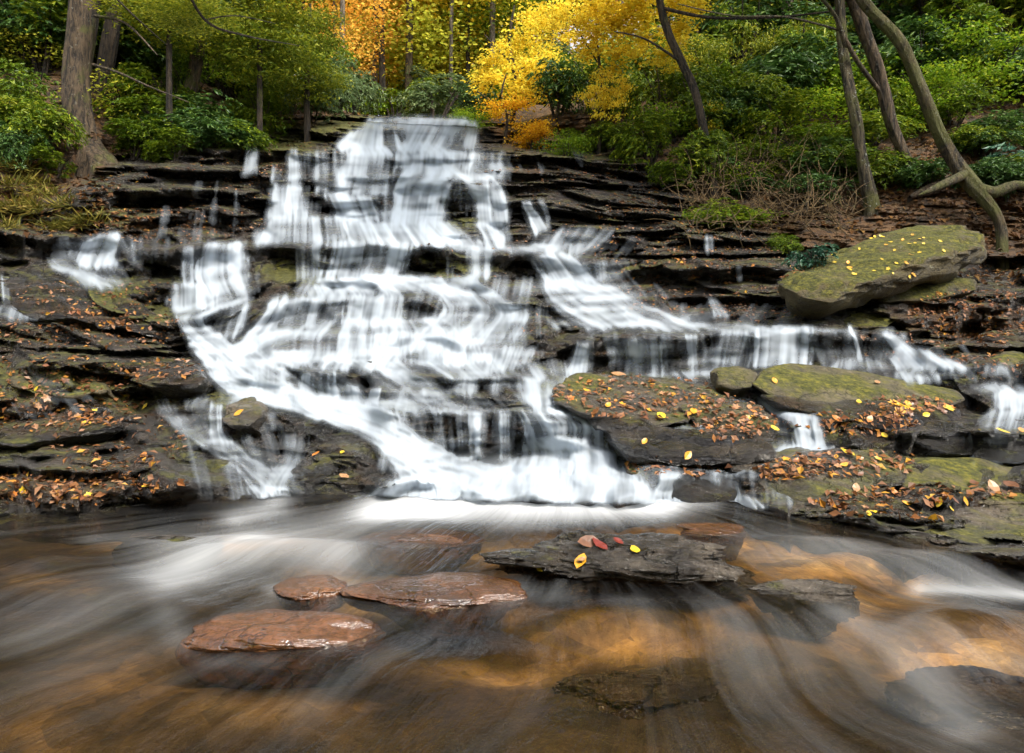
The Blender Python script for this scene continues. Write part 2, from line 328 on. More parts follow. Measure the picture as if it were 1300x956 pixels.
# ------------------------------------------------------------------ the rock face: depth of the terraced hillside
SHORE = [(-400, 690), (0, 664), (120, 655), (230, 640), (340, 632), (540, 634), (700, 640), (830, 642), (940, 642), (1030, 662), (1180, 694), (1300, 722), (1700, 800)]
TOP = [(-400, -120), (150, -90), (260, 20), (330, 90), (400, 138), (470, 147), (600, 151), (640, 160), (760, 140), (900, 60), (1050, -20), (1300, -110), (1700, -150)]
TAB = {   # photograph column: (row, depth in metres) pairs down the rock face
    -400: [(-120, 17), (0, 15), (200, 10.5), (300, 8.5), (400, 6.8), (500, 5.4), (600, 4.4), (690, 3.4)],
    50: [(-120, 19), (0, 16.5), (100, 14.2), (200, 12), (250, 10.6), (300, 9.6), (350, 8.5), (400, 7.6), (450, 6.9), (500, 6), (550, 5.35), (600, 4.8), (660, 3.9)],
    210: [(-120, 24), (0, 20), (100, 16.5), (150, 14), (200, 12.6), (250, 11.2), (300, 10.2), (350, 9.2), (400, 8.1), (470, 6.8), (550, 5.5), (640, 4.2)],
    380: [(90, 20), (140, 17.5), (195, 15), (215, 13.6), (285, 12.1), (308, 11.0), (352, 10.2), (415, 8.3), (478, 6.6), (522, 5.9), (600, 5.0), (640, 4.2)],
    540: [(140, 19.5), (150, 18), (195, 15), (215, 13.5), (285, 12.5), (308, 10.9), (352, 10.3), (415, 8.4), (478, 6.5), (522, 5.35), (600, 5.0), (640, 4.2)],
    800: [(100, 19), (150, 17), (200, 14.5), (260, 12.6), (300, 11.5), (350, 10.2), (410, 8.6), (425, 7.6), (480, 6.9), (500, 6.0), (560, 5.2), (600, 4.7), (640, 4.15)],
    1000: [(-60, 24), (50, 20), (150, 16.5), (250, 13), (300, 11.3), (380, 9.2), (415, 8.0), (425, 7.4), (470, 7.0), (500, 6.2), (570, 5.2), (600, 4.8), (660, 3.85)],
    1250: [(-120, 21), (0, 17.5), (150, 14.5), (250, 12), (300, 11), (350, 10), (400, 8.8), (450, 7.2), (500, 6.2), (550, 5.2), (600, 4.6), (650, 3.95), (720, 3.05)],
    1700: [(-150, 18), (0, 15), (200, 11), (400, 7.4), (600, 4.3), (800, 2.4)],
}
CRESTS = [   # rock steps: crest polyline, drop in rows, undercut
    ([(425, 162), (478, 153), (600, 153), (640, 158)], 26, 0), ([(360, 193), (470, 196), (640, 196), (760, 199), (860, 207)], 22, 0.4),
    ([(425, 226), (500, 222)], 18, 0), ([(340, 232), (420, 250), (482, 250)], 26, 0.3), ([(495, 222), (560, 224), (610, 234), (645, 250)], 52, 0.2),
    ([(640, 255), (760, 262), (830, 268)], 26, 0.6), ([(150, 236), (200, 238), (345, 246)], 28, 0.9), ([(240, 188), (300, 190), (362, 192)], 24, 0.5),
    ([(100, 208), (300, 215)], 15, 0.5), ([(140, 318), (390, 308), (520, 309), (640, 318), (692, 323)], 40, 0.6), ([(0, 292), (20, 298), (152, 302)], 34, 0.9),
    ([(680, 323), (785, 336)], 34, 0.2), ([(780, 342), (1000, 337)], 26, 0.8), ([(700, 228), (860, 236)], 10, 0.5), ([(830, 300), (1000, 305)], 9, 0.6), ([(790, 322), (1000, 320)], 8, 0.6),
    ([(860, 376), (1010, 376)], 14, 0.6), ([(210, 362), (290, 362)], 26, 0), ([(250, 392), (400, 379), (520, 378), (560, 381)], 34, 0.4),
    ([(380, 425), (560, 428), (640, 441)], 20, 0.1), ([(320, 462), (440, 475)], 28, 0.1), ([(520, 478), (660, 478)], 18, 0.5), ([(440, 495), (560, 500)], 14, 0.4),
    ([(545, 522), (720, 524), (790, 541)], 64, 0.3), ([(730, 427), (860, 425), (1010, 418), (1150, 420)], 46, 0.4), ([(150, 492), (262, 480)], 22, 0.8),
    ([(-100, 538), (60, 540), (145, 528)], 32, 1.0), ([(-100, 590), (150, 596)], 18, 0.8), ([(-50, 372), (80, 378), (150, 396), (235, 422)], 26, 0.9), ([(60, 440), (245, 447)], 9, 0.7),
    ([(1120, 447), (1230, 466)], 12, 0.4), ([(1150, 436), (1330, 440)], 14, 0.8), ([(1000, 530), (1048, 530)], 40, 0), ([(1230, 498), (1330, 498)], 22, 0), ([(835, 602), (945, 608)], 30, 0.2),
    ([(1140, 545), (1340, 550)], 36, 0.4), ([(210, 560), (330, 575)], 20, 0.4)]
DOMES = [(455, 590, 90, 42, 0.22), (285, 518, 45, 22, 0.12), (215, 605, 90, 38, 0.2), (300, 402, 55, 24, 0.14), (450, 445, 120, 35, 0.1),
         (215, 485, 60, 18, 0.1), (60, 560, 90, 22, 0.12), (620, 555, 60, 30, 0.04), (560, 250, 60, 30, 0.05), (620, 225, 50, 25, 0.05), (850, 540, 110, 45, 0.18), (720, 545, 50, 30, 0.1)]
MOSSY = [(60, 372, 130, 22, 1), (150, 395, 90, 14, .8), (60, 485, 90, 22, .9), (150, 505, 50, 15, .7), (380, 345, 50, 12, 1), (545, 335, 45, 14, .9), (590, 345, 40, 14, .6),
         (340, 180, 60, 20, .9), (430, 160, 50, 16, .8), (200, 250, 60, 10, .4), (590, 282, 20, 6, 1), (110, 275, 60, 12, .8), (820, 345, 60, 8, .5), (730, 200, 90, 6, .3), (760, 500, 60, 20, .7), (300, 505, 30, 14, .8)]

us = np.arange(-380, 1661, 2.0); NC = len(us); NR = 380
vs_ = np.interp(us, *zip(*SHORE)); vt_ = np.interp(us, *zip(*TOP)); vt_ = blur_rows(vt_[:, None], 12)[:, 0]; vs_ = blur_rows(vs_[:, None], 8)[:, 0] + 5 * (fbm(us / 30, us * 0, 3) - .5) * 2
T = np.linspace(0, 1, NR)[:, None]
VV = vs_[None] + (vt_ - vs_)[None] * T; UU = np.broadcast_to(us[None], VV.shape).copy()
keys = sorted(TAB)
stack = []
for k in keys:
    a = sorted(TAB[k]); stack.append(np.interp(VV, [p[0] for p in a], [p[1] for p in a]))
stack = np.array(stack)
fi = np.clip(np.interp(us, keys, np.arange(len(keys))), 0, len(keys) - 1.001); i0 = fi.astype(int); fr = fi - i0; fr = fr * fr * (3 - 2 * fr)
D0 = np.take_along_axis(stack, i0[None, None, :].repeat(NR, 1), 0)[0] * (1 - fr) + np.take_along_axis(stack, (i0 + 1)[None, None, :].repeat(NR, 1), 0)[0] * fr
Dp = F * H / (vs_ - VH)
D0 = D0 * (1 + (Dp / D0[0] - 1)[None] * np.exp(-(vs_[None] - VV) / 35))
D0 = blur_cols(blur_rows(D0, 5), 6)

# tilt of the strata
tilt = 0.22 * np.exp(-((UU - 120) / 140) ** 2 - ((VV - 385) / 55) ** 2) * (UU - 0) + 0.10 * (UU - 700) * sst(UU, 660, 760) * np.exp(-((VV - 240) / 50) ** 2) \
    + 0.12 * (UU - 430) * np.exp(-((UU - 470) / 70) ** 2 - ((VV - 590) / 35) ** 2) - 0.06 * (UU - 850) * np.exp(-((UU - 850) / 100) ** 2 - ((VV - 540) / 60) ** 2)
scale = np.interp(VV, [150, 300, 450, 650], [0.62, 0.8, 1.1, 1.5])
Q = (VV - tilt) + 14 * (fbm(UU / 170, VV / 90, 11, 3) - .5) * scale
q1 = fbm(UU / 120 + 5 * vn(UU / 300, Q / 40, 90), Q / (6.6 * scale), 21, 2)
q2 = fbm(UU / 45, Q / (3.3 * scale), 31, 2)
strata = sst(q1 * 0.65 + q2 * 0.35, 0.40, 0.60)          # 1 = tread, 0 = riser
w = 0.12 + 2.6 * strata
big_t = np.zeros_like(w); rise = np.zeros_like(w); under = np.zeros_like(w)
for pl, h, un in CRESTS:
    xs = [p[0] for p in pl]; ys = [p[1] for p in pl]
    c = np.interp(us, xs, ys) + 5 * (fbm(us / 28, us * 0 + h, int(xs[0]) + 7, 3) - .5) * 2 * min(1, h / 20)
    hh = h * (0.85 + .3 * vn(us / 60, us * 0, int(ys[0])))
    ed = sst(us, xs[0] - 26, xs[0] + 10) * (1 - sst(us, xs[-1] - 10, xs[-1] + 26))
    d = VV - c[None]
    ins = sst(d, -1.0, 1.5) * (1 - sst(d, hh - 3, hh + 2)) * ed[None]
    rise = np.maximum(rise, ins)
    big_t = np.maximum(big_t, np.exp(-((d + 3.0) / 3.5) ** 2) * ed[None]); big_t = np.maximum(big_t, np.exp(-((d - hh - 4) / 4.5) ** 2) * ed[None] * .7)
    if un: under = np.maximum(under, un * sst(d, 2, 0.45 * h) * (1 - sst(d, 0.8 * h, h)) * ed[None])
w = w * (1 - 0.75 * rise) + big_t * 4.5 * (1 - rise)
w = w * (1 - sst(np.interp(us, [-380, 0, 60, 150, 260, 330, 400, 470, 600, 640, 760, 830, 900, 1000, 1050, 1250, 1300, 1660], [300, 290, 262, 205, 190, 170, 158, 140, 140, 185, 190, 215, 270, 310, 330, 330, 330, 330])[None] - VV, 0, 25)) * .95 + .05
L = np.log(D0); dL = np.diff(L, axis=0, prepend=L[:1]); wb = blur_rows(w, 34)
C = np.cumsum(dL * w / wb, 0) + L[0]
Lp = C + blur_rows(L - C, 34)
REL = (fbm(UU / 60, Q / (10 * scale), 41, 4) - .5) * 0.05 + (sst(fbm(UU / 75, Q / (7 * scale), 51, 3), .47, .53) - .5) * 0.034 + (sst(fbm(UU / 40, Q / (3.2 * scale), 57, 2), .45, .55) - .5) * 0.012 + (fbm(UU / 9, VV / 5, 61, 3) - .5) * 0.012
REL = REL + (sst(vn(UU / 26 + 3 * vn(UU / 60, Q / 9, 5), Q / (12 * scale), 73), .35, .65) - .5) * 0.016
hill = sst(D0, 14.5, 18) * (1 - sst(np.abs(UU - 520), 60, 130) * 0) * 0
REL = REL + under * 0.045
for (a, b_, ra, rb, am) in DOMES:
    r2 = ((UU - a) / ra) ** 2 + ((VV - b_) / rb) ** 2
    REL = REL - am * np.clip(1 - r2, 0, 1) ** 0.8 * 0.35
REL = REL * sst(vs_[None] - VV, -2, 14)
FOREST = np.interp(us, [-380, 0, 60, 150, 260, 330, 400, 470, 600, 640, 760, 830, 900, 1000, 1050, 1250, 1300, 1660], [300, 290, 262, 205, 190, 170, 158, 140, 140, 185, 190, 215, 270, 310, 330, 330, 330, 330])
wood = sst(FOREST[None] - VV, 0, 30); REL = REL * (1 - .8 * wood) + wood * (fbm(UU / 40, VV / 25, 15, 4) - .5) * .05
DR = np.exp(Lp + REL)                                   # depth of the rock at (row, column)
# water depth: closest rock in a small window, a little proud
Ws = np.exp(Lp + REL * 0.35)
mn = Ws.copy(); md = DR.copy()
for s in range(-3, 4): md = np.minimum(md, np.roll(DR, s, 0))
for s in (-2, -1, 1, 2): md = np.minimum(md, np.roll(md, s, 1))
WD = blur_cols(blur_rows(0.62 * md + 0.38 * Ws, 2), 2) * 0.990 - 0.014

def grid_sample(A, u, v):
    u = np.asarray(u, float); v = np.asarray(v, float)
    fx = np.clip((u - us[0]) / 2.0, 0, NC - 1.001); ix = fx.astype(int); ax = fx - ix
    def col(ii):
        t = np.clip((v - vs_[ii]) / (vt_[ii] - vs_[ii]), 0, 1) * (NR - 1.001); r = t.astype(int); a = t - r
        return A[r, ii] * (1 - a) + A[r + 1, ii] * a
    return col(ix) * (1 - ax) + col(ix + 1) * ax

def zone(lst, U, V):
    o = np.zeros_like(U)
    for (a, b_, ra, rb, am) in lst:
        r2 = ((U - a) / ra) ** 2 + ((V - b_) / rb) ** 2
        o = np.maximum(o, am * np.exp(-r2 * 1.2))
    return o

X = (UU - 650) / F * DR; Z = H + (VH - VV) / F * DR
V3 = np.stack([X, DR, Z], -1)
# skirt under the pool and the forest floor behind the crest
k0 = np.stack([X[0], DR[0] - .03, np.full(NC, -0.06)], -1); k1 = np.stack([X[0] * .98, DR[0] - .15, np.full(NC, -0.6)], -1)
rows = [k1, k0] + [V3[i] for i in range(NR)]
xt, dt, zt = X[-1], DR[-1], Z[-1]
side = (us - 650) / F
steep = np.interp(us, [-380, 200, 400, 470, 600, 700, 900, 1660], [.55, .5, .36, .29, .29, .42, .5, .55])
for k in range(1, 26):
    dd = 0.8 * k * 1.09 ** k * 0.75
    D_ = dt + dd
    rows.append(np.stack([side * D_, D_, zt + (zt - H) / dt * 0 + steep * dd + (fbm(side * D_ / 3, D_ / 3, 77) - .5) * 1.2 * min(1, k / 4)], -1))
G = np.array(rows); nr = G.shape[0]
ME = mesh_np('rock_face', G.reshape(-1, 3), grid_faces(nr, NC))
moss = zone(MOSSY, UU, VV)
FOREST = np.interp(us, [-380, 0, 60, 150, 260, 330, 400, 470, 600, 640, 760, 830, 900, 1000, 1050, 1250, 1300, 1660], [300, 290, 262, 205, 190, 170, 158, 140, 140, 185, 190, 215, 270, 310, 330, 330, 330, 330])
soil = sst(FOREST[None] - VV + 14 * (fbm(UU / 30, VV / 20, 8) - .5), -4, 10)
soil = np.maximum(soil, zone([(60, 620, 140, 16, .55), (70, 510, 80, 18, .5), (1210, 405, 90, 22, .9), (1250, 440, 60, 12, .6), (230, 285, 80, 10, .5), (660, 218, 60, 8, .35)], UU, VV) * sst(fbm(UU / 14, VV / 6, 9), .35, .6))
def full(A):
    return np.vstack([A[:1], A[:1], A, np.repeat(A[-1:] * 0 + 1, nr - NR - 2, 0)])
attr(ME, 'moss', full(moss) * np.vstack([np.ones((NR + 2, NC)), np.zeros((nr - NR - 2, NC))])); attr(ME, 'soil', full(soil))
ter = link('rock_face', ME, mat=M['ledge']); tag(ter, 'terraced dark wet rock face and forest floor rising from the pool', kind='structure')

# ------------------------------------------------------------------ pool bed and surface
def pool_grid(v0, v1, nrow, zf, name, shore_pad=0):
    cols = np.arange(-700, 2001, 4.0)
    vsh = np.interp(cols, us, vs_) - shore_pad
    R = np.linspace(0, 1, nrow)[:, None] ** 1.0
    V = v1 + (vsh - v1)[None] * R; U = np.broadcast_to(cols[None], V.shape).copy()
    D = F * H / (V - VH)
    Xw = (U - 650) / F * D
    z = zf(U, V, Xw, D)
    me = mesh_np(name, np.stack([Xw, D, z], -1).reshape(-1, 3), grid_faces(nrow, len(cols)), True)
    return me, U, V, Xw, D
HUMPS = [(360, 705, 140, 14, .05), (300, 690, 60, 8, .03), (1170, 720, 140, 20, .05), (1020, 700, 120, 16, .04), (800, 800, 150, 40, .06), (1220, 820, 110, 45, .07), (130, 770, 120, 30, .05), (60, 720, 60, 12, .03), (560, 860, 200, 50, .04), (540, 668, 90, 14, .045), (880, 655, 80, 8, .03)]
def surf(U, V, Xw, D):
    z = zone(HUMPS, U, V) * 1.3 + (fbm(Xw * 1.4 + 3, D * 1.8, 91, 3) - .5) * 0.05 + (fbm(Xw * 4, D * 4, 92, 2) - .5) * 0.012
    return z * sst(V, 640, 700)
me, U, V, Xw, D = pool_grid(0, 1250, 330, surf, 'water', 7)
PF = [  # foam paths on the pool, photograph points, half width, density
    ([(500, 640), (600, 634), (700, 638), (830, 638)], 14, .78), ([(470, 652), (600, 654), (700, 656), (840, 650)], 12, .42),
    ([(540, 650), (420, 668), (320, 690)], 14, .2), ([(430, 708), (340, 704), (270, 712), (210, 745)], 12, .36), ([(220, 722), (320, 735), (430, 730)], 22, .18), ([(240, 700), (380, 690), (470, 700)], 22, .16),
    ([(206, 775), (222, 806), (262, 838), (340, 845)], 8, .16), ([(180, 745), (110, 770), (30, 800)], 22, .16), ([(150, 790), (50, 860)], 25, .1),
    ([(890, 672), (1010, 690), (1140, 712), (1300, 748)], 6, .16), ([(860, 700), (980, 712), (1150, 728), (1300, 755)], 8, .16), ([(1000, 690), (1150, 735), (1300, 790)], 20, .08),
    ([(1170, 750), (1240, 753), (1330, 763)], 6, .5), ([(1062, 782), (1100, 815), (1160, 862), (1230, 925)], 13, .3), ([(1160, 815), (1220, 850), (1300, 862)], 8, .28),
    ([(560, 838), (470, 860), (380, 900)], 10, .16), ([(640, 745), (700, 765), (790, 790)], 12, .2), ([(900, 780), (1000, 830)], 26, .12), ([(350, 634), (345, 645), (300, 658)], 8, .5),
    ([(830, 634), (900, 642)], 6, .35), ([(690, 738), (640, 760), (600, 778)], 12, .16), ([(350, 748), (420, 742), (480, 748)], 6, .3), ([(120, 690), (230, 690), (320, 684)], 8, .2)]
def paths(PFl, U, V):
    o = np.zeros_like(U)
    for pl, wd, de in PFl:
        best = np.full_like(U, 1e9)
        for (x0, y0), (x1, y1) in zip(pl[:-1], pl[1:]):
            dx, dy = x1 - x0, (y1 - y0); k = 2.0
            t = np.clip(((U - x0) * dx + (V - y0) * dy * k * k) / (dx * dx + dy * dy * k * k + 1e-9), 0, 1)
            best = np.minimum(best, np.hypot((U - x0 - t * dx) / k, V - y0 - t * dy))
        wd2 = wd * (1.5 if de < .8 else 1.0); o = o + (de * .62 if de < .8 else de) * np.exp(-(best / wd2) ** 2)
    return o
foam = paths(PF, U, V) + 0.06 + .08 * sst(fbm(Xw * .7 + 5, D * 1.1, 66, 3), .45, .7)
attr(me, 'foam', np.clip(foam, 0, 1.2))
sx_, sy_ = 0.45, 5.6
rad = np.hypot(Xw - sx_, D - sy_); ang = np.arctan2(Xw - sx_, sy_ - D)
warp = (fbm(Xw * .8, D * .8, 55, 3) - .5) * 0.14
attr_vec(me, 'flow', np.stack([(ang + warp) * 13, rad * 9, np.zeros_like(rad)], -1).reshape(-1, 3))
wat = link('water', me, mat=M['pool']); tag(wat, 'silky tea coloured water of the plunge pool', kind='structure')
def bedz(U, V, Xw, D):
    return -0.16 + (fbm(Xw * 1.3, D * 1.6, 95, 4) - .5) * 0.22 - 0.12 * sst(D, 2.2, 1.2)
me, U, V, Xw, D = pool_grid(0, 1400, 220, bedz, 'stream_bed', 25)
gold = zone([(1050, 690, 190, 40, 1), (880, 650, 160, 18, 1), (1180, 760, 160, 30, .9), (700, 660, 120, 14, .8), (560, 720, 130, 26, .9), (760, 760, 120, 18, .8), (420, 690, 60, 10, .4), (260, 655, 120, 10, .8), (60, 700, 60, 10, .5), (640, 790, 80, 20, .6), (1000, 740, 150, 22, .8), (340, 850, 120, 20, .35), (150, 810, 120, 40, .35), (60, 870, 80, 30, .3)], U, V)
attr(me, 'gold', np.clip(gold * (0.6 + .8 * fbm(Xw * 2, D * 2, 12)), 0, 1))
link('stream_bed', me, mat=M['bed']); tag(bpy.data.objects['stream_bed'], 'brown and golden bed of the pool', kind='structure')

# ------------------------------------------------------------------ cascades: (row, left, right, density) down each flow
FL = [
 [(147,478,520,.5),(151,472,598,.8),(156,464,602,.85),(160,460,604,.6)],
 [(153,466,486,.9),(160,460,500,.6),(168,448,505,.75),(176,424,512,.85),(186,416,525,.95)],
 [(152,513,600,.7),(165,512,592,.75),(178,508,580,.85),(192,498,572,1)],
 [(153,586,606,.5),(166,570,610,.55),(187,568,606,.5)],
 [(184,440,560,.8),(190,436,575,.95),(197,430,592,.95)],
 [(192,364,430,.55),(208,366,430,.4),(226,368,428,.35)],
 [(195,430,505,.7),(210,430,505,.62),(224,426,500,.7)],
 [(194,500,600,.95),(206,500,600,.85),(218,505,590,.9)],
 [(195,596,650,.4),(206,600,645,.35),(214,600,640,.3)],
 [(190,366,380,.8),(224,366,382,.85),(240,362,384,.8),(272,358,378,.7)],
 [(236,346,384,.5),(250,343,388,.5),(275,340,394,.55)],
 [(224,432,500,.9),(232,428,500,.6),(248,424,495,.6)],
 [(238,400,430,.4),(246,398,430,.4)],
 [(248,408,480,.95),(258,414,484,.85),(270,422,486,.8),(280,425,488,.8)],
 [(207,528,566,.95),(214,515,585,1),(222,503,598,1),(236,498,575,.98),(262,495,566,.9),(286,492,564,.92)],
 [(213,560,605,.9),(222,575,628,.85),(236,590,640,.65),(262,600,645,.5),(286,604,646,.5)],
 [(226,600,622,.8),(250,604,622,.95),(288,606,628,.95)],
 [(234,562,578,.5),(250,560,566,.4),(285,556,566,.3)],
 [(284,598,630,.95),(298,612,638,1),(314,616,642,.95)],
 [(256,662,674,.8),(264,666,680,.9),(278,672,690,.9),(292,677,697,.85)],
 [(255,682,690,.5),(270,690,697,.4),(290,694,700,.4)],
 [(274,345,470,.85),(282,335,480,.5),(294,325,490,.5),(306,322,500,.6)],
 [(282,440,575,1),(292,430,590,.85),(300,440,600,.95),(309,430,622,1)],
 [(290,325,360,.3),(300,320,345,.6),(310,322,338,.5)],
 [(307,412,524,.95),(318,412,520,.82),(334,410,516,.75),(354,404,510,.85)],
 [(310,372,412,.45),(330,374,410,.38),(352,376,408,.35)],
 [(315,588,628,.75),(330,588,626,.62),(352,590,625,.6)],
 [(322,566,576,.45),(350,566,576,.35)],
 [(312,560,700,.75),(317,580,720,.6),(322,600,700,.4)],
 [(290,700,785,.35),(300,690,785,.5),(312,686,760,.5),(322,690,745,.45)],
 [(310,722,745,.6),(328,718,742,.6)],
 [(322,674,718,.85),(330,678,742,.85),(336,684,750,.9),(346,686,752,.9),(358,690,756,.92)],
 [(335,752,774,.55),(345,754,773,.5),(358,756,774,.5)],
 [(356,688,762,.95),(368,700,782,.9),(378,722,800,.9),(388,735,822,.85),(398,735,850,.85),(408,740,880,.95),(417,745,915,.85)],
 [(357,690,712,.8),(370,690,716,.8),(384,694,745,.7),(400,700,800,.75),(416,704,880,.7)],
 [(412,860,1000,.8),(417,880,1015,.6),(421,900,1100,.4)],
 [(352,402,520,1),(360,396,550,.95),(368,392,575,.75),(375,390,590,.5)],
 [(352,505,600,.6),(358,520,612,.9),(368,545,625,.9),(380,560,650,.85),(395,560,668,.75),(412,530,668,.75),(430,510,660,.8),(445,500,650,.85)],
 [(374,440,520,.75),(385,438,515,.66),(400,436,512,.6),(412,434,512,.65)],
 [(376,358,440,.6),(390,352,436,.5),(412,345,434,.5)],
 [(378,344,372,.85),(390,340,366,.85),(405,330,360,.8),(418,315,352,.85),(432,298,350,.9)],
 [(405,400,560,.5),(412,385,580,.8),(420,365,600,.75),(430,350,610,.6),(445,345,620,.62),(458,335,630,.72)],
 [(424,430,565,.7),(436,430,565,.6),(450,425,560,.7)],
 [(438,545,612,.95),(448,543,612,.9),(462,540,612,.9)],
 [(420,345,400,.8),(430,310,380,.8),(440,295,360,.9),(450,290,330,.9)],
 [(440,600,680,.7),(455,605,680,.6),(470,600,660,.6)],
 [(458,420,650,.85),(466,440,650,.8),(474,480,640,.6),(480,500,640,.4)],
 [(447,340,520,.6),(458,330,520,.75),(466,330,500,.6)],
 [(297,128,152,.85),(304,112,152,.8),(312,95,150,.7),(326,92,148,.75),(336,100,150,.9)],
 [(330,58,80,.6),(342,66,105,.55),(352,88,150,.45),(362,100,200,.4)],
 [(336,95,150,.5),(348,100,160,.4),(356,110,200,.3)],
 [(305,165,172,.4),(330,166,174,.4)], [(302,160,262,.24),(330,160,258,.2)],
 [(308,258,314,.9),(318,252,316,.9),(335,247,318,.8),(352,245,320,.8),(368,258,322,.65),(380,268,325,.5)],
 [(312,232,246,.5),(340,230,246,.5),(360,232,246,.5)],
 [(362,214,280,.9),(370,212,285,.9),(382,213,285,.85),(392,214,280,.95)],
 [(378,270,325,.8),(384,245,322,.95),(390,225,300,1),(396,216,262,1),(408,224,256,1),(420,232,270,1),(434,242,292,1),(448,252,312,1),(460,258,335,1),(472,262,380,.9)],
 [(386,272,322,.4),(400,266,316,.5),(420,262,308,.5),(430,265,300,.5)],
 [(446,270,380,.9),(456,275,400,.9),(464,285,410,.7)],
 [(455,258,300,1),(470,262,305,.9),(485,272,330,.95),(498,292,400,.95),(508,310,450,1),(516,335,480,1),(524,370,500,.95),(534,410,510,.95),(546,445,525,.95),(558,470,545,.9),(572,485,570,.9),(590,500,620,.85),(610,520,700,.9)],
 [(462,262,330,.6),(474,268,350,.5),(490,285,380,.5)],
 [(464,322,372,.7),(480,316,372,.65),(498,315,375,.8)],
 [(474,370,425,.75),(486,365,425,.6),(504,350,440,.75)],
 [(490,365,450,.5),(508,360,460,.6)],
 [(492,470,484,.7),(505,466,480,.65),(514,455,482,.8)], [(492,508,526,.7),(506,504,518,.6),(518,500,520,.6)],
 [(508,440,560,.5),(518,480,600,.6),(523,520,700,.5)],
 [(522,470,510,.6),(540,478,512,.6),(556,480,520,.8)], [(520,500,556,.45),(540,505,556,.4),(556,520,560,.4)],
 [(478,570,652,.45),(488,572,650,.45),(498,568,648,.45)], [(496,520,600,.6),(504,520,600,.4)],
 [(480,655,740,.6),(490,650,735,.7),(500,652,715,.9),(510,662,712,.95),(522,680,716,.9)],
 [(460,640,760,.35),(470,660,750,.45),(482,680,735,.6)], [(432,730,752,.75),(446,728,750,.75),(462,724,748,.65),(475,715,748,.6)],
 [(522,592,618,.7),(540,594,616,.6),(582,596,612,.6)], [(524,604,612,.95),(545,603,611,.9),(575,602,611,.8)], [(524,632,650,.8),(545,634,648,.65),(585,634,650,.6)],
 [(522,550,590,.45),(540,552,590,.4),(570,556,592,.45)],
 [(522,656,692,.85),(532,660,702,.85),(548,664,714,.75),(580,668,716,.75)],
 [(520,684,735,.95),(530,696,760,.95),(540,705,776,.95),(556,696,780,.9),(575,690,783,.92),(600,680,790,1)],
 [(512,690,716,.9),(522,690,730,.95)],
 [(562,500,545,.6),(578,510,575,.7),(592,530,640,.6),(602,520,800,.85),(618,480,830,.95),(640,440,845,.95)],
 [(556,665,720,.7),(572,655,790,.8),(592,640,800,.9),(612,600,820,.95)],
 [(556,470,510,.9),(575,485,540,.8),(595,500,560,.8),(615,500,600,.9),(632,470,640,.9)],
 [(512,266,284,.85),(522,264,282,.85),(532,262,286,.5),(542,266,282,.9),(552,262,290,.7),(562,262,300,.6)],
 [(518,192,218,.4),(532,205,235,.6),(545,222,260,.6),(556,240,290,.6),(568,262,305,.6),(584,285,330,.6),(600,305,350,.6),(616,315,370,.65),(634,325,385,.7)],
 [(552,355,400,.35),(570,360,395,.4),(590,350,385,.45),(606,340,370,.7),(620,332,366,.95),(634,325,375,.95)],
 [(523,338,352,.6),(545,342,354,.5)], [(505,235,330,.35),(515,230,320,.3)],
 [(416,955,1030,.9),(426,954,1030,.85),(445,952,1030,.75),(464,950,1028,.8)],
 [(422,905,956,.6),(436,900,954,.55),(455,898,946,.5),(476,895,944,.5)],
 [(426,868,886,.7),(450,872,886,.65),(476,872,888,.65)], [(430,792,842,.62),(450,794,842,.55),(478,790,846,.6)],
 [(424,760,960,.3),(450,770,960,.3),(478,770,950,.32)], [(418,1030,1150,.25),(440,1030,1150,.22),(456,1040,1130,.22)],
 [(436,740,750,.7),(462,736,748,.7)], [(474,780,940,.5),(482,800,940,.4)],
 [(416,1076,1081,.7),(430,1083,1088,.7),(446,1087,1092,.7),(458,1088,1096,.5)],
 [(424,1118,1150,.5),(434,1124,1150,.75),(442,1132,1158,.9),(450,1134,1190,.8),(458,1132,1210,.75),(466,1128,1235,.7)],
 [(456,1060,1110,.5),(464,1050,1130,.5),(470,1040,1130,.4)], [(466,1150,1280,.4),(474,1130,1290,.35)], [(474,1135,1200,.5),(484,1145,1200,.4)],
 [(503,955,975,.6),(512,965,990,.6),(522,978,1008,.6),(531,998,1036,.6)],
 [(529,1002,1042,.85),(540,1004,1044,.8),(556,1006,1048,.78),(569,1008,1052,.9)],
 [(566,1000,1062,.95),(574,985,1050,.8),(582,950,1030,.5),(592,930,1000,.4)],
 [(488,1225,1320,.4),(498,1245,1330,.7)], [(498,1262,1330,.9),(508,1262,1330,.85),(520,1262,1330,.85)], [(520,1255,1330,.9),(532,1230,1330,.6),(545,1240,1330,.4)],
 [(596,850,960,.5),(602,842,945,.6)], [(600,838,870,.75),(612,836,856,.8),(630,832,854,.7)], [(606,882,916,.65),(618,884,916,.6),(634,882,920,.6)], [(612,922,938,.5),(636,922,940,.5)], [(632,830,960,.6),(645,820,980,.6)],
 [(512,856,866,.6),(530,856,868,.6),(542,850,880,.7),(556,850,870,.5),(592,848,862,.5)], [(540,862,890,.6),(550,880,925,.4),(560,900,950,.4)],
 [(495,860,930,.4),(505,900,970,.4),(515,940,985,.4)],
 [(352,0,10,.6),(386,2,14,.6)], [(388,-40,60,.45),(402,-60,70,.4)],
 [(188,312,330,.5),(202,310,328,.55),(216,306,328,.55),(222,304,330,.6)], [(244,296,302,.5),(268,296,302,.4)], [(212,345,365,.4),(236,344,352,.5)],
 [(300,895,905,.5),(318,895,908,.5)], [(340,932,942,.5),(358,930,945,.45)], [(378,898,908,.6),(400,905,925,.5)], [(385,862,872,.6),(408,860,880,.6)],
 [(205,620,640,.4),(220,615,650,.35)],
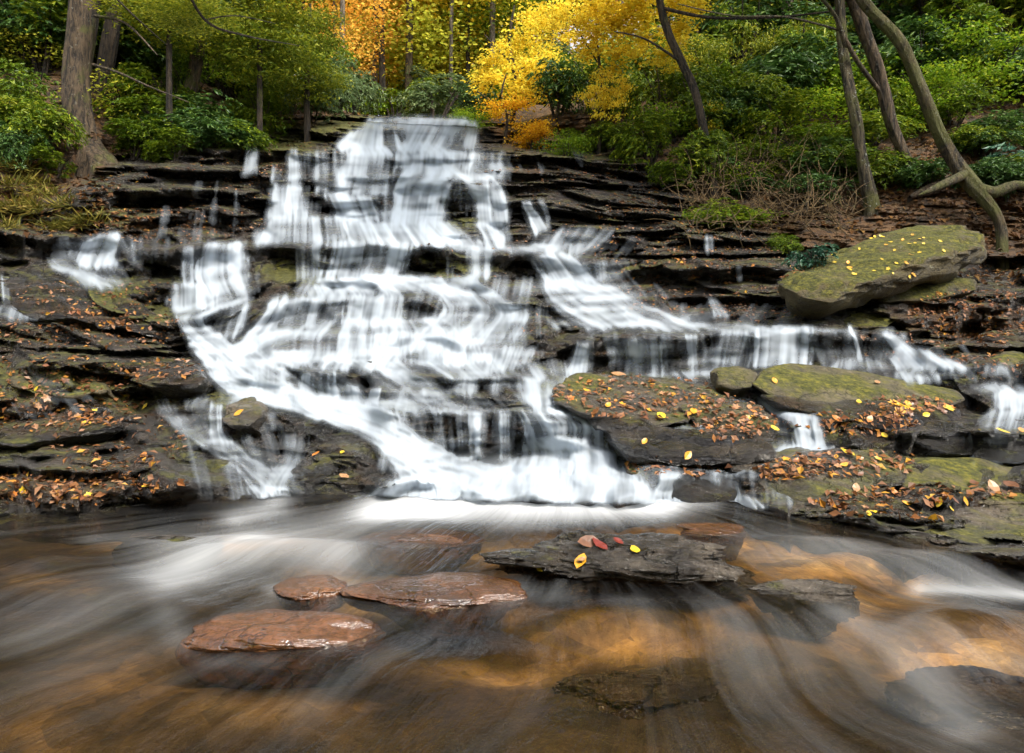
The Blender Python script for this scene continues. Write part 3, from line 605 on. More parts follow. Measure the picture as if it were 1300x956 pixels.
 [(468,250,660,0.29),(490,270,700,0.30),(524,330,720,0.30)], [(352,385,690,0.32),(400,350,690,0.36),(460,340,700,0.36)], [(196,362,645,0.29),(228,355,650,0.27)], [(228,340,640,0.30),(305,325,650,0.30)],
 [(330,680,800,0.29),(380,690,860,0.32),(416,700,900,0.3)], [(300,60,175,0.22),(330,60,200,0.24),(366,100,215,0.22)], [(500,190,340,.16),(560,210,380,.18),(634,230,390,.24)], [(418,735,1010,0.15),(478,735,1000,0.17)],
 [(385,860,1010,0.19),(416,800,1010,0.26)], [(300,690,820,0.19),(330,660,800,0.22)], [(185,600,760,0.17),(215,610,780,0.17)], [(440,1030,1260,0.22),(480,1040,1300,0.23)], [(500,930,1060,0.22),(575,940,1080,0.24)], [(590,800,1000,0.24),(640,790,1010,0.29)],
 [(465,0,60,0.19),(530,0,200,0.17)], [(230,220,330,.12),(300,200,330,.15)], [(540,1190,1330,0.22),(590,1200,1330,0.18)], [(520,500,700,0.29),(600,480,700,0.32)], [(560,20,26,0.25),(580,110,116,0.07)],
]
GS = 1.2
gu = np.arange(-60, 1362, GS); gv = np.arange(144, 652, GS)
GU, GV = np.meshgrid(gu, gv)
FORM = np.zeros_like(GU); KEEP = np.ones_like(GU)                                   # what still shows through all the sheets so far
band = fbm(GU / 60, grid_sample(Q, GU, GV) / 7, 501, 3)     # thin and thick belts following the rock layers
fine = vn(GU / 1.7, GV / 60, 503)
dome_u = grid_sample(rise, GU, GV)
for k, fl in enumerate(FL):
    fl = sorted(fl); y = np.array([f[0] for f in fl], float); l_ = np.array([f[1] for f in fl], float); r_ = np.array([f[2] for f in fl], float); de = np.array([f[3] for f in fl], float)
    y0, y1 = y[0] - 2, y[-1] + 3
    r0, r1 = np.searchsorted(gv, y0 - 9), np.searchsorted(gv, y1 + 9); c0, c1 = np.searchsorted(gu, l_.min() - 14), np.searchsorted(gu, r_.max() + 14)
    U, V = GU[r0:r1, c0:c1], GV[r0:r1, c0:c1]
    if U.size == 0: continue
    if y1 < 215: de = de * .84
    V2 = V + (fbm(U / 20, U * 0 + k, 200 + k, 3) - .5) * 9
    def cv(xx):
        t = np.linspace(y0 - 12, y1 + 12, 120); a = np.interp(t, y, xx); a = np.convolve(np.pad(a, 9, 'edge'), np.ones(19) / 19, 'valid'); return np.interp(V2, t, a)
    lu, ru, dn = cv(l_), cv(r_), cv(de)
    wid = ru - lu; s_ = (U - lu) / wid; sp = (s_ - .5) * (0.5 * (r_ - l_).mean() + .5 * wid)
    ko = k
    if y1 - y0 < 52 and de.max() > .01:                     # a free drop: threads hang straight
        tq = np.clip((V - y[0]) / max(y[-1] - y[0], 1), 0, 1); cl = (l_ + r_) / 2; wl = r_ - l_; wm = wl.mean()
        drift = cl[0] + (cl[-1] - cl[0]) * tq; spread = 1 + .35 * ((wl[0] + (wl[-1] - wl[0]) * tq) / wm - 1)
        if abs(cl[-1] - cl[0]) < 1.2 * (y[-1] - y[0]): sp = (U - drift) / spread + cl[0]; ko = 0
    st = .25 * vn(sp / 2.4 + ko * 31, V / 90, 5) + .37 * vn(sp / 6 + ko * 13, V / 60, 6) + .38 * vn(sp / 15 + ko * 7, V / 45, 7)
    st = st + (band[r0:r1, c0:c1] - .5) * (.5 if ko else .18)
    ep = np.minimum(s_, 1 - s_) * wid                      # distance from the side edge
    soft = np.clip(wid * .16, 1.5, 10)
    dn = dn * sst(ep + (fbm(V / 12 + k, V * 0 + sp / 4, 8, 3) - .5) * soft * 1.6 + (st - .5) * soft, -soft * .5, soft)
    dn = dn * sst(V2 - y0, -2.5, 4.5) * sst(y1 + 2 - V2 + (st - .5) * 6, -3, 8)
    Tt = 1.0 - dn * 0.70
    a = sst(st, Tt - .45, Tt + .45) * (0.62 + .38 * sst(st, .2, .7)) * np.clip(dn * 2.2, 0, 1)
    FORM[r0:r1, c0:c1] += dn * (st - .4)
    KEEP[r0:r1, c0:c1] *= 1 - np.clip(a, 0, .985)
AL = 1 - KEEP
AL = blur_rows(AL, 1); AL = AL * .8 + .1 * np.roll(AL, 1, 1) + .1 * np.roll(AL, -1, 1)
AL = np.clip(AL * (1.04 - .08 * blur_rows(np.clip(dome_u, 0, 1), 1)), 0, 1)
mist = zone([(700, 612, 110, 26, .95), (610, 622, 90, 16, .7), (770, 628, 60, 14, .5)], GU, GV); AL = np.clip(AL + (1 - AL) * mist * .8, 0, 1)
haze_ = blur_cols(blur_rows(AL, 5), 5)
AL = np.clip(AL + haze_ * .2 * (1 - AL), 0, 1)
FORM = blur_rows(FORM, 1); Dw = grid_sample(WD, GU, GV) - AL * 0.03 - np.clip(FORM, -.2, .5) * 0.05
Pw = np.stack([(GU - 650) / F * Dw, Dw, H + (VH - GV) / F * Dw], -1)
Pw[..., 2] = np.maximum(Pw[..., 2], 0.004)
shore_r = np.interp(GU, us, vs_)
AL = AL * sst(shore_r + 2 - GV, 0, 7)
fc = grid_faces(len(gv), len(gu)); af = AL.ravel()
fc = fc[af[fc].max(1) > 0.03]
used = np.unique(fc); remap = np.zeros(af.size, int); remap[used] = np.arange(len(used))
me = mesh_np('waterfall', Pw.reshape(-1, 3)[used], remap[fc], True); attr(me, 'foam', af[used]); attr(me, 'form', FORM.ravel()[used])
wf = link('waterfall', me, mat=M['fall']); tag(wf, 'white silky cascades pouring over the dark terraced rock', kind='structure')

# ------------------------------------------------------------------ boulders
ROCKS = []
def hull_rock(pts, th, seed, amp=0.03, cuts=5, back=(0, 1, -0.05), drop=0.15, strat=0.0, sm=2):
    """pts: (u, v, D) silhouette corners; th: thickness away from the viewer. Returns centre and mesh."""
    bm = bmesh.new(); P3 = [P(*p) for p in pts]
    bk = Vector(back) * th
    c = sum(P3, Vector()) / len(P3)
    for p in P3: bm.verts.new(p)
    for p in P3: bm.verts.new(c + bk + (p - c) * 0.85 - Vector((0, 0, drop if p.z < c.z else 0)))
    r = bmesh.ops.convex_hull(bm, input=bm.verts)
    bmesh.ops.delete(bm, geom=[g for g in r['geom_interior'] if isinstance(g, bmesh.types.BMVert)], context='VERTS')
    bmesh.ops.triangulate(bm, faces=bm.faces)
    ml = max((e.calc_length() for e in bm.edges), default=1)
    target = ml / 2 ** cuts
    for _ in range(cuts):
        es = [e for e in bm.edges if e.calc_length() > target * 1.6]
        if not es: break
        bmesh.ops.subdivide_edges(bm, edges=es, cuts=1, use_grid_fill=False); bmesh.ops.triangulate(bm, faces=[f for f in bm.faces if len(f.verts) > 3])
    for _ in range(sm): bmesh.ops.smooth_vert(bm, verts=bm.verts, factor=0.5, use_axis_x=True, use_axis_y=True, use_axis_z=True)
    me = bpy.data.meshes.new('rock'); bm.normal_update(); bm.to_mesh(me); bm.free()
    n = len(me.vertices); co = np.empty(n * 3); me.vertices.foreach_get('co', co); co = co.reshape(-1, 3)
    no = np.empty(n * 3); me.vertices.foreach_get('normal', no); no = no.reshape(-1, 3)
    sz = (co.max(0) - co.min(0)).max()
    d = (noise3(co, 3.0 / sz * 2, seed) - .5) * 2.4 + (noise3(co, 14 / sz, seed + 3) - .5) * 1.0 + (noise3(co, 40 / sz, seed + 4) - .5) * 0.35
    if strat: d = d + strat * (sst(vn(co[:, 2] * 26 + noise3(co, 2, 4) * 3, co[:, 0] * 1.5, seed), .4, .6) - .5) * 2
    co = co + no * (d * amp * sz)[:, None]
    ctr = Vector((co[:, 0].mean(), co[:, 1].mean(), co[:, 2].min()))
    me.vertices.foreach_set('co', (co - np.array(ctr)).astype(np.float32).ravel()); me.update()
    me.polygons.foreach_set('use_smooth', np.ones(len(me.polygons), bool))
    return ctr, me

def boulder(name, pts, th, mat, label, seed, amp=0.025, group=None, cuts=5, strat=0.0, **kw):
    ctr, me = hull_rock(pts, th, seed, amp, cuts, strat=strat, **kw)
    o = link(name, me, mat=M[mat]); o.location = ctr; me.name = name
    tag(o, label, 'rock', group); ROCKS.append(o); return o

boulder('slab_boulder', [(985,360,7.95),(992,378,8.0),(1006,396,8.0),(1030,404,7.95),(1052,403,7.9),(1085,386,8.1),(1150,360,8.5),(1215,346,9.0),(1252,330,9.2),
        (998,366,7.6),(1020,378,7.45),(1055,384,7.4),(1110,352,7.75),(1170,326,8.3),(1245,314,8.95),(1246,298,9.7),(1225,287,10.3),(1165,287,10.5),(1110,300,10.0),(1060,320,9.4),(1008,343,8.8)],
        0.5, 'slabrock', 'huge olive slab boulder tilted up to the right, scattered with tiny yellow leaves', 3, 0.013, back=(0.1, 1, 0.1), drop=0.1, strat=0.5, sm=0)
boulder('stone_block', [(1056,408,8.3),(1075,396,8.6),(1110,390,8.7),(1138,393,8.6),(1141,404,8.3),(1128,415,8.1),(1080,416,8.1)], 0.5, 'slabrock', 'small olive block wedged under the left end of the tilted slab boulder', 5, 0.03)
boulder('stone_slab', [(1105,372,8.7),(1130,360,8.9),(1200,350,9.1),(1240,354,9.0),(1242,368,8.8),(1190,380,8.6),(1120,384,8.5)], 0.7, 'slabrock', 'shaded flat slab lying beneath the raised end of the tilted boulder', 8, 0.03)
boulder('mossy_slab', [(948,486,5.75),(965,472,6.1),(1000,461,6.45),(1040,464,6.5),(1110,476,6.5),(1180,486,6.4),(1224,496,6.2),(1232,508,6.0),(1205,521,5.8),(1140,521,5.7),(1080,520,5.65),(1030,521,5.6),(985,508,5.65)],
        0.3, 'mossrock', 'long green mossy slab with a pale patch, lying across the ledges below the tilted boulder', 12, 0.014, drop=0.1)
boulder('mossy_block', [(910,472,6.1),(915,467,6.3),(945,466,6.35),(962,474,6.2),(955,492,5.9),(930,494,5.9),(913,488,5.95)], 0.3, 'mossrock', 'short mossy block at the left end of the long green slab', 15, 0.03)
boulder('ledge_slab', [(960,500,5.7),(1000,516,5.5),(1060,524,5.45),(1140,524,5.5),(1225,520,5.8),(1228,532,5.7),(1180,546,5.45),(1120,545,5.35),(1050,530,5.35),(990,514,5.5)], 0.4, 'ledge', 'thin dark shelf under the long mossy slab, holding a drift of orange leaves', 19, 0.02)
boulder('leafy_boulder', [(698,508,5.2),(702,494,5.5),(720,478,5.9),(760,474,6.2),(830,480,6.3),(905,492,6.2),(935,500,6.0),(925,520,5.5),(880,535,5.1),(840,542,4.95),(770,535,4.95),(730,522,5.0)], 0.5, 'brownrock',
        'broad leaf strewn boulder with a mossy left end beside the white plunge', 23, 0.028, strat=0.25)
boulder('wet_ledge_rock', [(745,528,5.1),(800,540,4.9),(870,545,4.85),(960,552,4.9),(985,575,4.7),(950,590,4.6),(850,592,4.55),(800,575,4.65),(790,556,4.8)], 0.7, 'wetrock', 'black wet rock under the leaf strewn boulder, crossed by a thin trickle', 27, 0.03, strat=0.4)
boulder('leaf_covered_rock', [(865,520,5.3),(885,508,5.6),(930,505,5.7),(970,515,5.5),(990,535,5.2),(985,560,5.0),(940,560,4.95),(890,548,5.05)], 0.5, 'brownrock', 'rounded dark rock plastered with brown leaves left of the small fall', 29, 0.03)
boulder('layered_rock', [(965,612,4.3),(975,592,4.5),(1010,574,4.8),(1070,570,4.95),(1130,574,4.9),(1160,590,4.7),(1150,612,4.4),(1110,628,4.2),(1060,648,4.05),(1000,648,4.05),(972,636,4.15)], 0.45, 'brownrock',
        'layered brown rock with a green moss tuft at the right edge of the pool', 33, 0.028, strat=0.5)
boulder('rounded_rock', [(1135,606,4.45),(1150,594,4.6),(1200,580,4.85),(1260,583,4.9),(1320,596,4.8),(1340,620,4.5),(1300,640,4.2),(1220,640,4.2),(1160,632,4.25)], 0.4, 'mossrock', 'rounded grey green lichened rock right of the layered rock', 37, 0.022)
boulder('stepped_rock', [(1028,652,3.95),(1050,638,4.1),(1090,626,4.3),(1160,626,4.35),(1250,634,4.3),(1330,640,4.25),(1350,690,3.5),(1300,704,3.35),(1220,690,3.5),(1150,672,3.65),(1080,664,3.8)], 0.35, 'brownrock',
        'low stepped olive rock with yellow leaves along the right pool edge', 41, 0.02, strat=0.7)
boulder('wet_shore_rock', [(1190,704,3.35),(1215,692,3.5),(1260,694,3.5),(1330,708,3.4),(1360,735,3.0),(1300,735,3.0),(1230,718,3.2)], 0.4, 'speckrock', 'low glossy black rock at the waterline in the right corner', 43, 0.02)
boulder('dark_wedge_rock', [(1148,545,5.3),(1175,534,5.5),(1240,536,5.4),(1250,560,5.1),(1240,578,4.95),(1200,576,4.95),(1165,560,5.1)], 0.5, 'wetrock', 'dark wedge shaped rock above the rounded lichened rock', 47, 0.03)
boulder('dripping_rock', [(1240,548,5.2),(1260,535,5.4),(1330,535,5.4),(1350,580,4.9),(1290,590,4.8),(1245,582,4.9)], 0.6, 'wetrock', 'wet black rock with three yellow leaves at the right edge', 49, 0.03)
boulder('small_shore_rock', [(925,586,4.7),(960,572,4.9),(1000,576,4.85),(1010,590,4.65),(960,600,4.5),(930,598,4.55)], 0.4, 'brownrock', 'small tan rock at the foot of the little fall', 53, 0.03)
boulder('low_leafy_rock', [(795,592,4.75),(830,584,4.9),(880,590,4.8),(905,598,4.65),(870,606,4.5),(820,610,4.45),(800,602,4.55)], 0.4, 'brownrock', 'low brown rock just right of the white plunge foam', 55, 0.03)
boulder('trickle_rock', [(845,612,4.4),(870,600,4.6),(930,604,4.6),(950,620,4.4),(945,636,4.25),(880,640,4.2),(850,634,4.25)], 0.4, 'wetrock', 'small black rock with thin trickles running over it', 57, 0.035)
boulder('right_mossy_stone', [(1265,456,6.9),(1285,446,7.2),(1340,446,7.2),(1350,470,6.8),(1300,472,6.7),(1270,466,6.75)], 0.5, 'mossrock', 'dark stone with a bright mossy top at the right edge', 59, 0.03)
boulder('bank_slab', [(1255,430,7.9),(1260,420,8.3),(1340,418,8.4),(1350,436,7.8),(1290,440,7.7)], 0.4, 'ledge', 'dark bank slab above the mossy stone at the right edge', 61, 0.03)
boulder('mossy_bank_slab', [(-40,372,8.0),(-20,352,8.6),(50,346,8.8),(120,366,8.6),(190,392,8.3),(236,416,7.9),(228,430,7.6),(150,418,7.5),(80,400,7.5),(0,392,7.5)], 0.5, 'ledge', 'long dark slab with green moss sloping down the left bank', 65, 0.022, strat=0.5)
boulder('mossy_hump', [(10,486,6.2),(30,464,6.6),(80,458,6.8),(115,474,6.5),(130,496,6.1),(90,505,5.95),(40,500,6.0)], 0.5, 'mossrock', 'green mossy hump among leaves on the left bank', 67, 0.035, strat=0.4)
boulder('bank_boulder', [(160,482,6.2),(175,462,6.6),(215,458,6.7),(252,466,6.5),(258,482,6.1),(240,490,6.0),(190,492,6.0)], 0.5, 'ledge', 'smooth dark boulder beside the left flume of white water', 69, 0.03)
boulder('round_mossy_rock', [(280,532,5.4),(285,512,5.7),(310,504,5.9),(328,512,5.8),(332,528,5.5),(315,540,5.3),(290,540,5.3)], 0.4, 'brownrock', 'small round mossy rock below the left flume', 71, 0.03)
boulder('wet_layered_rock', [(368,606,4.75),(385,575,5.1),(420,553,5.5),(470,556,5.5),(520,580,5.1),(548,612,4.65),(535,634,4.4),(440,636,4.35),(380,630,4.4)], 0.5, 'wetrock', 'big glistening black rock where the left streams meet the pool', 73, 0.028, strat=0.5)
boulder('wet_shelf_rock', [(130,612,4.7),(160,592,5.0),(220,578,5.25),(280,592,5.0),(325,618,4.55),(318,636,4.3),(230,640,4.2),(160,634,4.3)], 0.5, 'wetrock', 'wide wet black rock at the left edge of the pool', 75, 0.025, strat=0.6)
boulder('ridge_rock', [(-30,560,5.3),(0,545,5.5),(80,536,5.6),(140,528,5.7),(150,540,5.5),(100,552,5.3),(20,566,5.2)], 0.4, 'ledge', 'brown overhanging shelf on the left bank with a dark gap beneath', 79, 0.02, strat=0.4)

# stones in the pool
def pool_stone(name, u0, u1, vt, vb, mat, label, seed, cap, amp=0.05):
    """vt: row of the stone's top, vb: row of its waterline; cap: most it stands out of the water"""
    Df = F * H / (vb - VH); sx = (u1 - u0) / 2 / F * (Df + .15); sy = min(.42, max(.14, sx * .5)); Dc = Df + sy
    hgt = min(cap, H - (vt - VH) * Dc / F); xc = ((u0 + u1) / 2 - 650) / F * Dc
    bm = bmesh.new(); bmesh.ops.create_icosphere(bm, subdivisions=6, radius=1)
    me = bpy.data.meshes.new(name); bm.to_mesh(me); bm.free()
    n = len(me.vertices); co = np.empty(n * 3); me.vertices.foreach_get('co', co); co = co.reshape(-1, 3)
    dr = co.copy(); kk_ = .6 if mat == 'orangerock' else 1.0; rr = 1 + (noise3(dr, 1.5, seed) - .5) * 1.2 * kk_ + (noise3(dr, 4, seed + 2) - .5) * 0.4 * kk_ + ((noise3(dr, 15, seed + 3) - .5) * 0.15 + (noise3(dr, 45, seed + 3) - .5) * 0.07) * (.45 if mat == 'orangerock' else 1.6)
    co = dr * rr[:, None]
    co[:, 2] = np.sign(co[:, 2]) * np.abs(co[:, 2]) ** 1.0
    lo, hi = co.min(0), co.max(0)
    co = (co - lo) / (hi - lo) * 2 - 1
    co[:, 2] = np.where(co[:, 2] > 0, co[:, 2] * max(hgt, .02), co[:, 2] * .2) + (min(hgt, 0) * 1.0 - .03 if hgt < 0 else 0)
    co[:, :2] *= np.array([sx, sy])
    me.vertices.foreach_set('co', co.astype(np.float32).ravel()); me.update(); me.polygons.foreach_set('use_smooth', np.ones(len(me.polygons), bool))
    o = link(name, me, mat=M[mat]); o.location = (xc, Dc, 0); tag(o, label, 'rock'); ROCKS.append(o); return o
pool_stone('pool_stone', 234, 492, 768, 832, 'orangerock', 'rust orange wet stone nearest the viewer, left of centre in the pool', 101, 0.055)
pool_stone('flat_pool_rock', 428, 672, 730, 776, 'orangerock', 'flat brown stone with glossy edge behind the rust orange stone', 105, 0.038)
pool_stone('speckled_pool_rock', 600, 962, 680, 744, 'speckrock', 'speckled dark rock in mid pool carrying red and yellow leaves', 109, 0.13)
pool_stone('low_pool_rock', 940, 1095, 742, 770, 'speckrock', 'low dark rock breaking the golden water right of the speckled rock', 113, 0.025)
pool_stone('sunken_stone', 450, 620, 664, 696, 'orangerock', 'reddish stone awash just below the foam', 117, 0.02)
pool_stone('rapid_stone', 860, 950, 662, 682, 'orangerock', 'small brown stone awash behind the speckled rock', 121, 0.02)
pool_stone('pale_pool_stone', 348, 440, 738, 762, 'orangerock', 'small rust brown stone tip left of the flat brown stone', 125, 0.02)
pool_stone('corner_pool_rock', 1120, 1330, 805, 862, 'streamrock', 'dark smooth rock awash in the near right corner of the pool', 129, -0.07)
pool_stone('centre_pool_rock', 700, 920, 795, 845, 'streamrock', 'broad dark brown rock just under the water at bottom centre', 133, -0.11)
pool_stone('riffle_stone', 150, 280, 680, 700, 'wetrock', 'dark stone awash in the riffle at the left of the pool', 137, 0.01)

bpy.context.view_layer.update()
# ------------------------------------------------------------------ one ray tree for setting things down
VB, PB = [], []
o_ = 0
g = G.reshape(-1, 3); VB.append(g); PB += (grid_faces(nr, NC)[:, :]).tolist(); o_ += len(g)
for r in ROCKS:
    n = len(r.data.vertices); co = np.empty(n * 3); r.data.vertices.foreach_get('co', co); co = co.reshape(-1, 3) + np.array(r.location)
    VB.append(co); PB += [[i + o_ for i in p.vertices] for p in r.data.polygons]; o_ += n
NTER = (nr - 1) * (NC - 1)
BVH = BVHTree.FromPolygons(np.vstack(VB).tolist(), PB)
def hit(u, v):
    d = (P(u, v, 1) - Vector((0, 0, H))).normalized()
    return BVH.ray_cast(Vector((0, 0, H)), d)[:2]
def ground(u, v, Dfix=None):
    p, n = hit(u, v)
    return p
def drop(x, y):
    p = BVH.ray_cast(Vector((x, y, 60)), Vector((0, 0, -1)))[0]
    return p

# ------------------------------------------------------------------ fallen leaves
def leaf_shape(kind=0):
    if kind == 0: pts = [(0, -.5), (.2, -.3), (.3, 0), (.2, .28), (0, .5), (-.2, .28), (-.3, 0), (-.2, -.3)]
    else: pts = [(0, -.5), (.12, -.3), (.42, -.32), (.3, -.05), (.48, .2), (.18, .2), (0, .5), (-.18, .2), (-.48, .2), (-.3, -.05), (-.42, -.32), (-.12, -.3)]
    return pts
def tangent(nv):
    t = Vector((random.gauss(0, 1), random.gauss(0, 1), random.gauss(0, 1))); t = (t - nv * t.dot(nv)).normalized(); return t
def litter(zones, n, size, name, mat, label, minz=0.25, skip=False):
    V_, F_ = [], []; tries = 0; cnt = 0
    tot = sum(z[2] * z[3] * z[4] for z in zones)
    for (a, b_, ra, rb, am) in zones:
        m_ = int(n * ra * rb * am / tot)
        for _ in range(m_):
            u = a + random.uniform(-1, 1) * ra; v = b_ + random.uniform(-1, 1) * rb
            if ((u - a) / ra) ** 2 + ((v - b_) / rb) ** 2 > 1: continue
            p, nv, fi_ = BVH.ray_cast(Vector((0, 0, H)), (P(u, v, 1) - Vector((0, 0, H))).normalized())[:3]
            if p is None or p.z < 0.02 or (skip and fi_ >= NTER): continue
            if nv.z < 0: nv = -nv
            if nv.z < minz and random.random() > .12: continue
            nn = (nv + Vector((random.gauss(0, .2), random.gauss(0, .2), random.gauss(0, .15)))).normalized()
            t = tangent(nn); bt = nn.cross(t); s = size * random.choice((.45, .6, .8, 1, 1.25, 1.5)) * random.uniform(.85, 1.15)
            c = p + nv * 0.012 * random.uniform(.6, 2.0); cu = random.uniform(.05, .35) * s
            i = len(V_)
            V_ += [c - t * s * .5, c - bt * s * .3 + nn * cu, c + t * s * .5 + nn * cu * .3, c + bt * s * .3 + nn * cu]
            F_ += [(i, i + 1, i + 2), (i, i + 2, i + 3)]
    me = mesh_np(name, np.array([tuple(q) for q in V_]), np.array(F_)); o = link(name, me, mat=M[mat]); tag(o, label, kind='stuff'); return o
ZL = [(90, 622, 150, 24, .9), (60, 500, 130, 50, .6), (150, 560, 90, 40, .35), (120, 420, 130, 26, .8), (210, 285, 130, 26, 1.0), (230, 250, 120, 40, .5), (300, 215, 60, 25, .8), (400, 190, 60, 10, .9),
      (700, 215, 120, 20, 1.0), (790, 245, 120, 35, .5), (850, 300, 150, 40, .9), (930, 330, 110, 30, 1.0), (820, 350, 60, 12, .8), (880, 380, 130, 22, .8), (960, 395, 60, 16, 1.0), (1240, 400, 90, 32, 2.2), (1180, 440, 110, 20, .8),
      (810, 505, 110, 30, .55), (930, 530, 60, 30, .7), (1150, 515, 60, 10, 1.4), (1080, 540, 90, 16, 1.0), (1080, 590, 90, 18, .5), (1160, 640, 140, 22, .7), (1000, 600, 40, 14, 1.2), (860, 595, 70, 12, 1.2), (140, 375, 120, 20, .5),
      (545, 316, 30, 8, .9), (600, 352, 50, 6, .8), (650, 325, 40, 10, .6), (620, 215, 40, 10, .5), (340, 200, 40, 30, .7), (690, 395, 60, 30, .25), (1290, 500, 30, 30, .3), (1250, 470, 60, 14, .6), (200, 470, 60, 14, .7), (730, 300, 90, 14, .3)]
litter(ZL, 13000, 0.046, 'leaf_litter', 'litter', 'brown, orange and yellow leaves scattered over the wet ledges')
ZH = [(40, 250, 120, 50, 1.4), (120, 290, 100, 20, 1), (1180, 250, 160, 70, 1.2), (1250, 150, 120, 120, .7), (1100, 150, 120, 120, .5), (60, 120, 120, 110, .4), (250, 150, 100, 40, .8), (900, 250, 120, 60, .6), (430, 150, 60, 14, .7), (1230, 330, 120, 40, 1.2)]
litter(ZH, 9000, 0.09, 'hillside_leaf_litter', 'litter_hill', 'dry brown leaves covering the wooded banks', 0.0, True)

LEAFM = []
for kd in (0, 1):
    for q in range(2):
        bm = bmesh.new(); pts = leaf_shape(kd); c = bm.verts.new((0, 0, 0)); random.seed(40 + kd * 3 + q)
        vs = [bm.verts.new((x, y, 0.18 * abs(x) + random.uniform(-.04, .06) + .15 * y * y)) for x, y in pts]
        for i in range(len(vs)): bm.faces.new((c, vs[i], vs[(i + 1) % len(vs)]))
        me = bpy.data.meshes.new('fallen_leaf'); bm.to_mesh(me); bm.free(); LEAFM.append(me)
LM = {}
def fallen(u, v, px, colk, label, group, kd=None):
    p, nv = hit(u, v)
    if p is None or p.z < 0.0: return
    if nv.z < 0: nv = -nv
    kd = random.randrange(4) if kd is None else kd
    key = (kd, colk)
    if key not in LM:
        LM[key] = LEAFM[kd].copy(); LM[key].materials.clear(); LM[key].materials.append(M[colk])
    o = link('fallen_leaf', LM[key]); s = px / F * p.y
    nn = (nv * 1.0 + Vector((0, -.35, .25)) + Vector((random.gauss(0, .15),) * 3)).normalized(); t = tangent(nn); bt = nn.cross(t)
    o.matrix_world = Matrix.Translation(p + nv * (0.006 + 0.1 * s)) @ Matrix((t, bt, nn)).transposed().to_4x4() @ Matrix.Scale(s, 4)
    tag(o, label, 'leaf', group)
random.seed(5)
for (u, v, px, c, lab) in [
    (738, 716, 26, 'f_gold', 'golden heart shaped leaf flat on the speckled pool rock'), (806, 702, 22, 'f_yellow', 'bright yellow leaf at the right of the leaves on the speckled pool rock'),
    (760, 695, 26, 'f_red', 'dark red leaf in the middle of the speckled pool rock'), (745, 690, 30, 'f_brown', 'brown curled leaf touching the red leaf on the speckled pool rock'), (785, 690, 17, 'f_red', 'small red leaf leaning against the yellow leaf on the speckled rock'),
    (686, 722, 12, 'f_yellow', 'tiny yellow leaf low on the front of the speckled pool rock'), (738, 713, 14, 'f_tan', 'pale tan leaf left of the golden heart shaped leaf'),
    (1075, 577, 20, 'f_yellow', 'yellow leaf on the top back edge of the layered brown rock'), (1062, 534, 16, 'f_orange', 'orange leaf hanging on the dark shelf right of the little fall'), (1103, 534, 14, 'f_orange', 'orange leaf on the dark shelf under the long mossy slab'),
    (1124, 554, 12, 'f_yellow', 'yellow leaf on the wet rock above the layered rock'), (1184, 662, 20, 'f_gold', 'pale gold leaf near the front of the stepped shore rock'), (1122, 650, 18, 'f_yellow', 'yellow leaf at the centre of the stepped shore rock'),
    (1135, 628, 16, 'f_orange', 'orange leaf on the back of the stepped shore rock'), (1086, 622, 16, 'f_tan', 'tan curled leaf on the left back of the stepped rock'), (1194, 638, 14, 'f_yellow', 'yellow leaf between the rounded rock and the stepped rock'),
    (1260, 621, 22, 'f_tan', 'tan leaf flat on the front of the rounded rock'), (1290, 640, 22, 'f_orange', 'orange leaf at the right foot of the rounded rock'), (1238, 616, 18, 'f_brown', 'brown leaf on the front of the rounded rock'), (1285, 618, 22, 'f_brown', 'reddish brown leaf on the right of the rounded rock'),
    (1248, 550, 16, 'f_yellow', 'left yellow leaf stuck on the dripping rock'), (1272, 550, 18, 'f_yellow', 'slanted yellow leaf stuck on the dripping rock'), (1296, 548, 14, 'f_gold', 'gold leaf at the right edge of the dripping rock'),
    (838, 530, 20, 'f_yellow', 'bright yellow leaf on the front lip of the leaf strewn boulder'), (785, 478, 20, 'f_tan', 'large pale leaf on top of the leaf strewn boulder'), (982, 545, 14, 'f_yellow', 'yellow leaf on the side of the leaf covered rock'),
    (880, 524, 16, 'f_gold', 'gold leaf on the left of the leaf covered rock'), (872, 578, 16, 'f_gold', 'gold leaf at the foot of the wet ledge rock'), (818, 562, 12, 'f_gold', 'small gold leaf on the front of the wet ledge rock'),
    (185, 518, 12, 'f_yellow', 'yellow leaf at the left edge of the thin left stream'), (120, 521, 10, 'f_yellow', 'yellow leaf on the lip of the left overhanging shelf'), (216, 565, 12, 'f_gold', 'gold leaf beside the rust leaf on the left wet rock'),
    (187, 620, 14, 'f_yellow', 'yellow leaf on the wide wet shelf rock'), (202, 628, 12, 'f_yellow', 'small yellow leaf nearest the waterline on the wet shelf rock'), (183, 580, 14, 'f_orange', 'rusty orange leaf on the left bank'), (304, 526, 14, 'f_gold', 'amber leaf on the small round mossy rock'),
    (402, 578, 12, 'f_orange', 'orange leaf near the top of the glistening black rock'), (437, 607, 16, 'f_tan', 'pale orange leaf on the face of the glistening black rock'), (436, 575, 9, 'f_yellow', 'tiny yellow leaf high on the glistening black rock'),
    (1113, 487, 12, 'f_tan', 'pale leaf on the back of the long mossy slab'), (983, 485, 12, 'f_gold', 'gold leaf on the left of the long mossy slab'), (1090, 512, 12, 'f_yellow', 'yellow leaf on the pale patch of the long mossy slab')]:
    fallen(u, v, px, c, lab, 'single fallen leaves', random.randrange(2))
def patch(n, a, b_, ra, rb, px, cols, label, group):
    for _ in range(n):
        r = math.sqrt(random.random()); t = random.random() * 2 * math.pi
        fallen(a + ra * r * math.cos(t), b_ + rb * r * math.sin(t), px * random.uniform(.7, 1.25), random.choice(cols), label, group)
MIX = ['f_orange', 'f_tan', 'f_brown', 'f_tan', 'f_brown', 'f_brown', 'f_gold', 'f_brown']
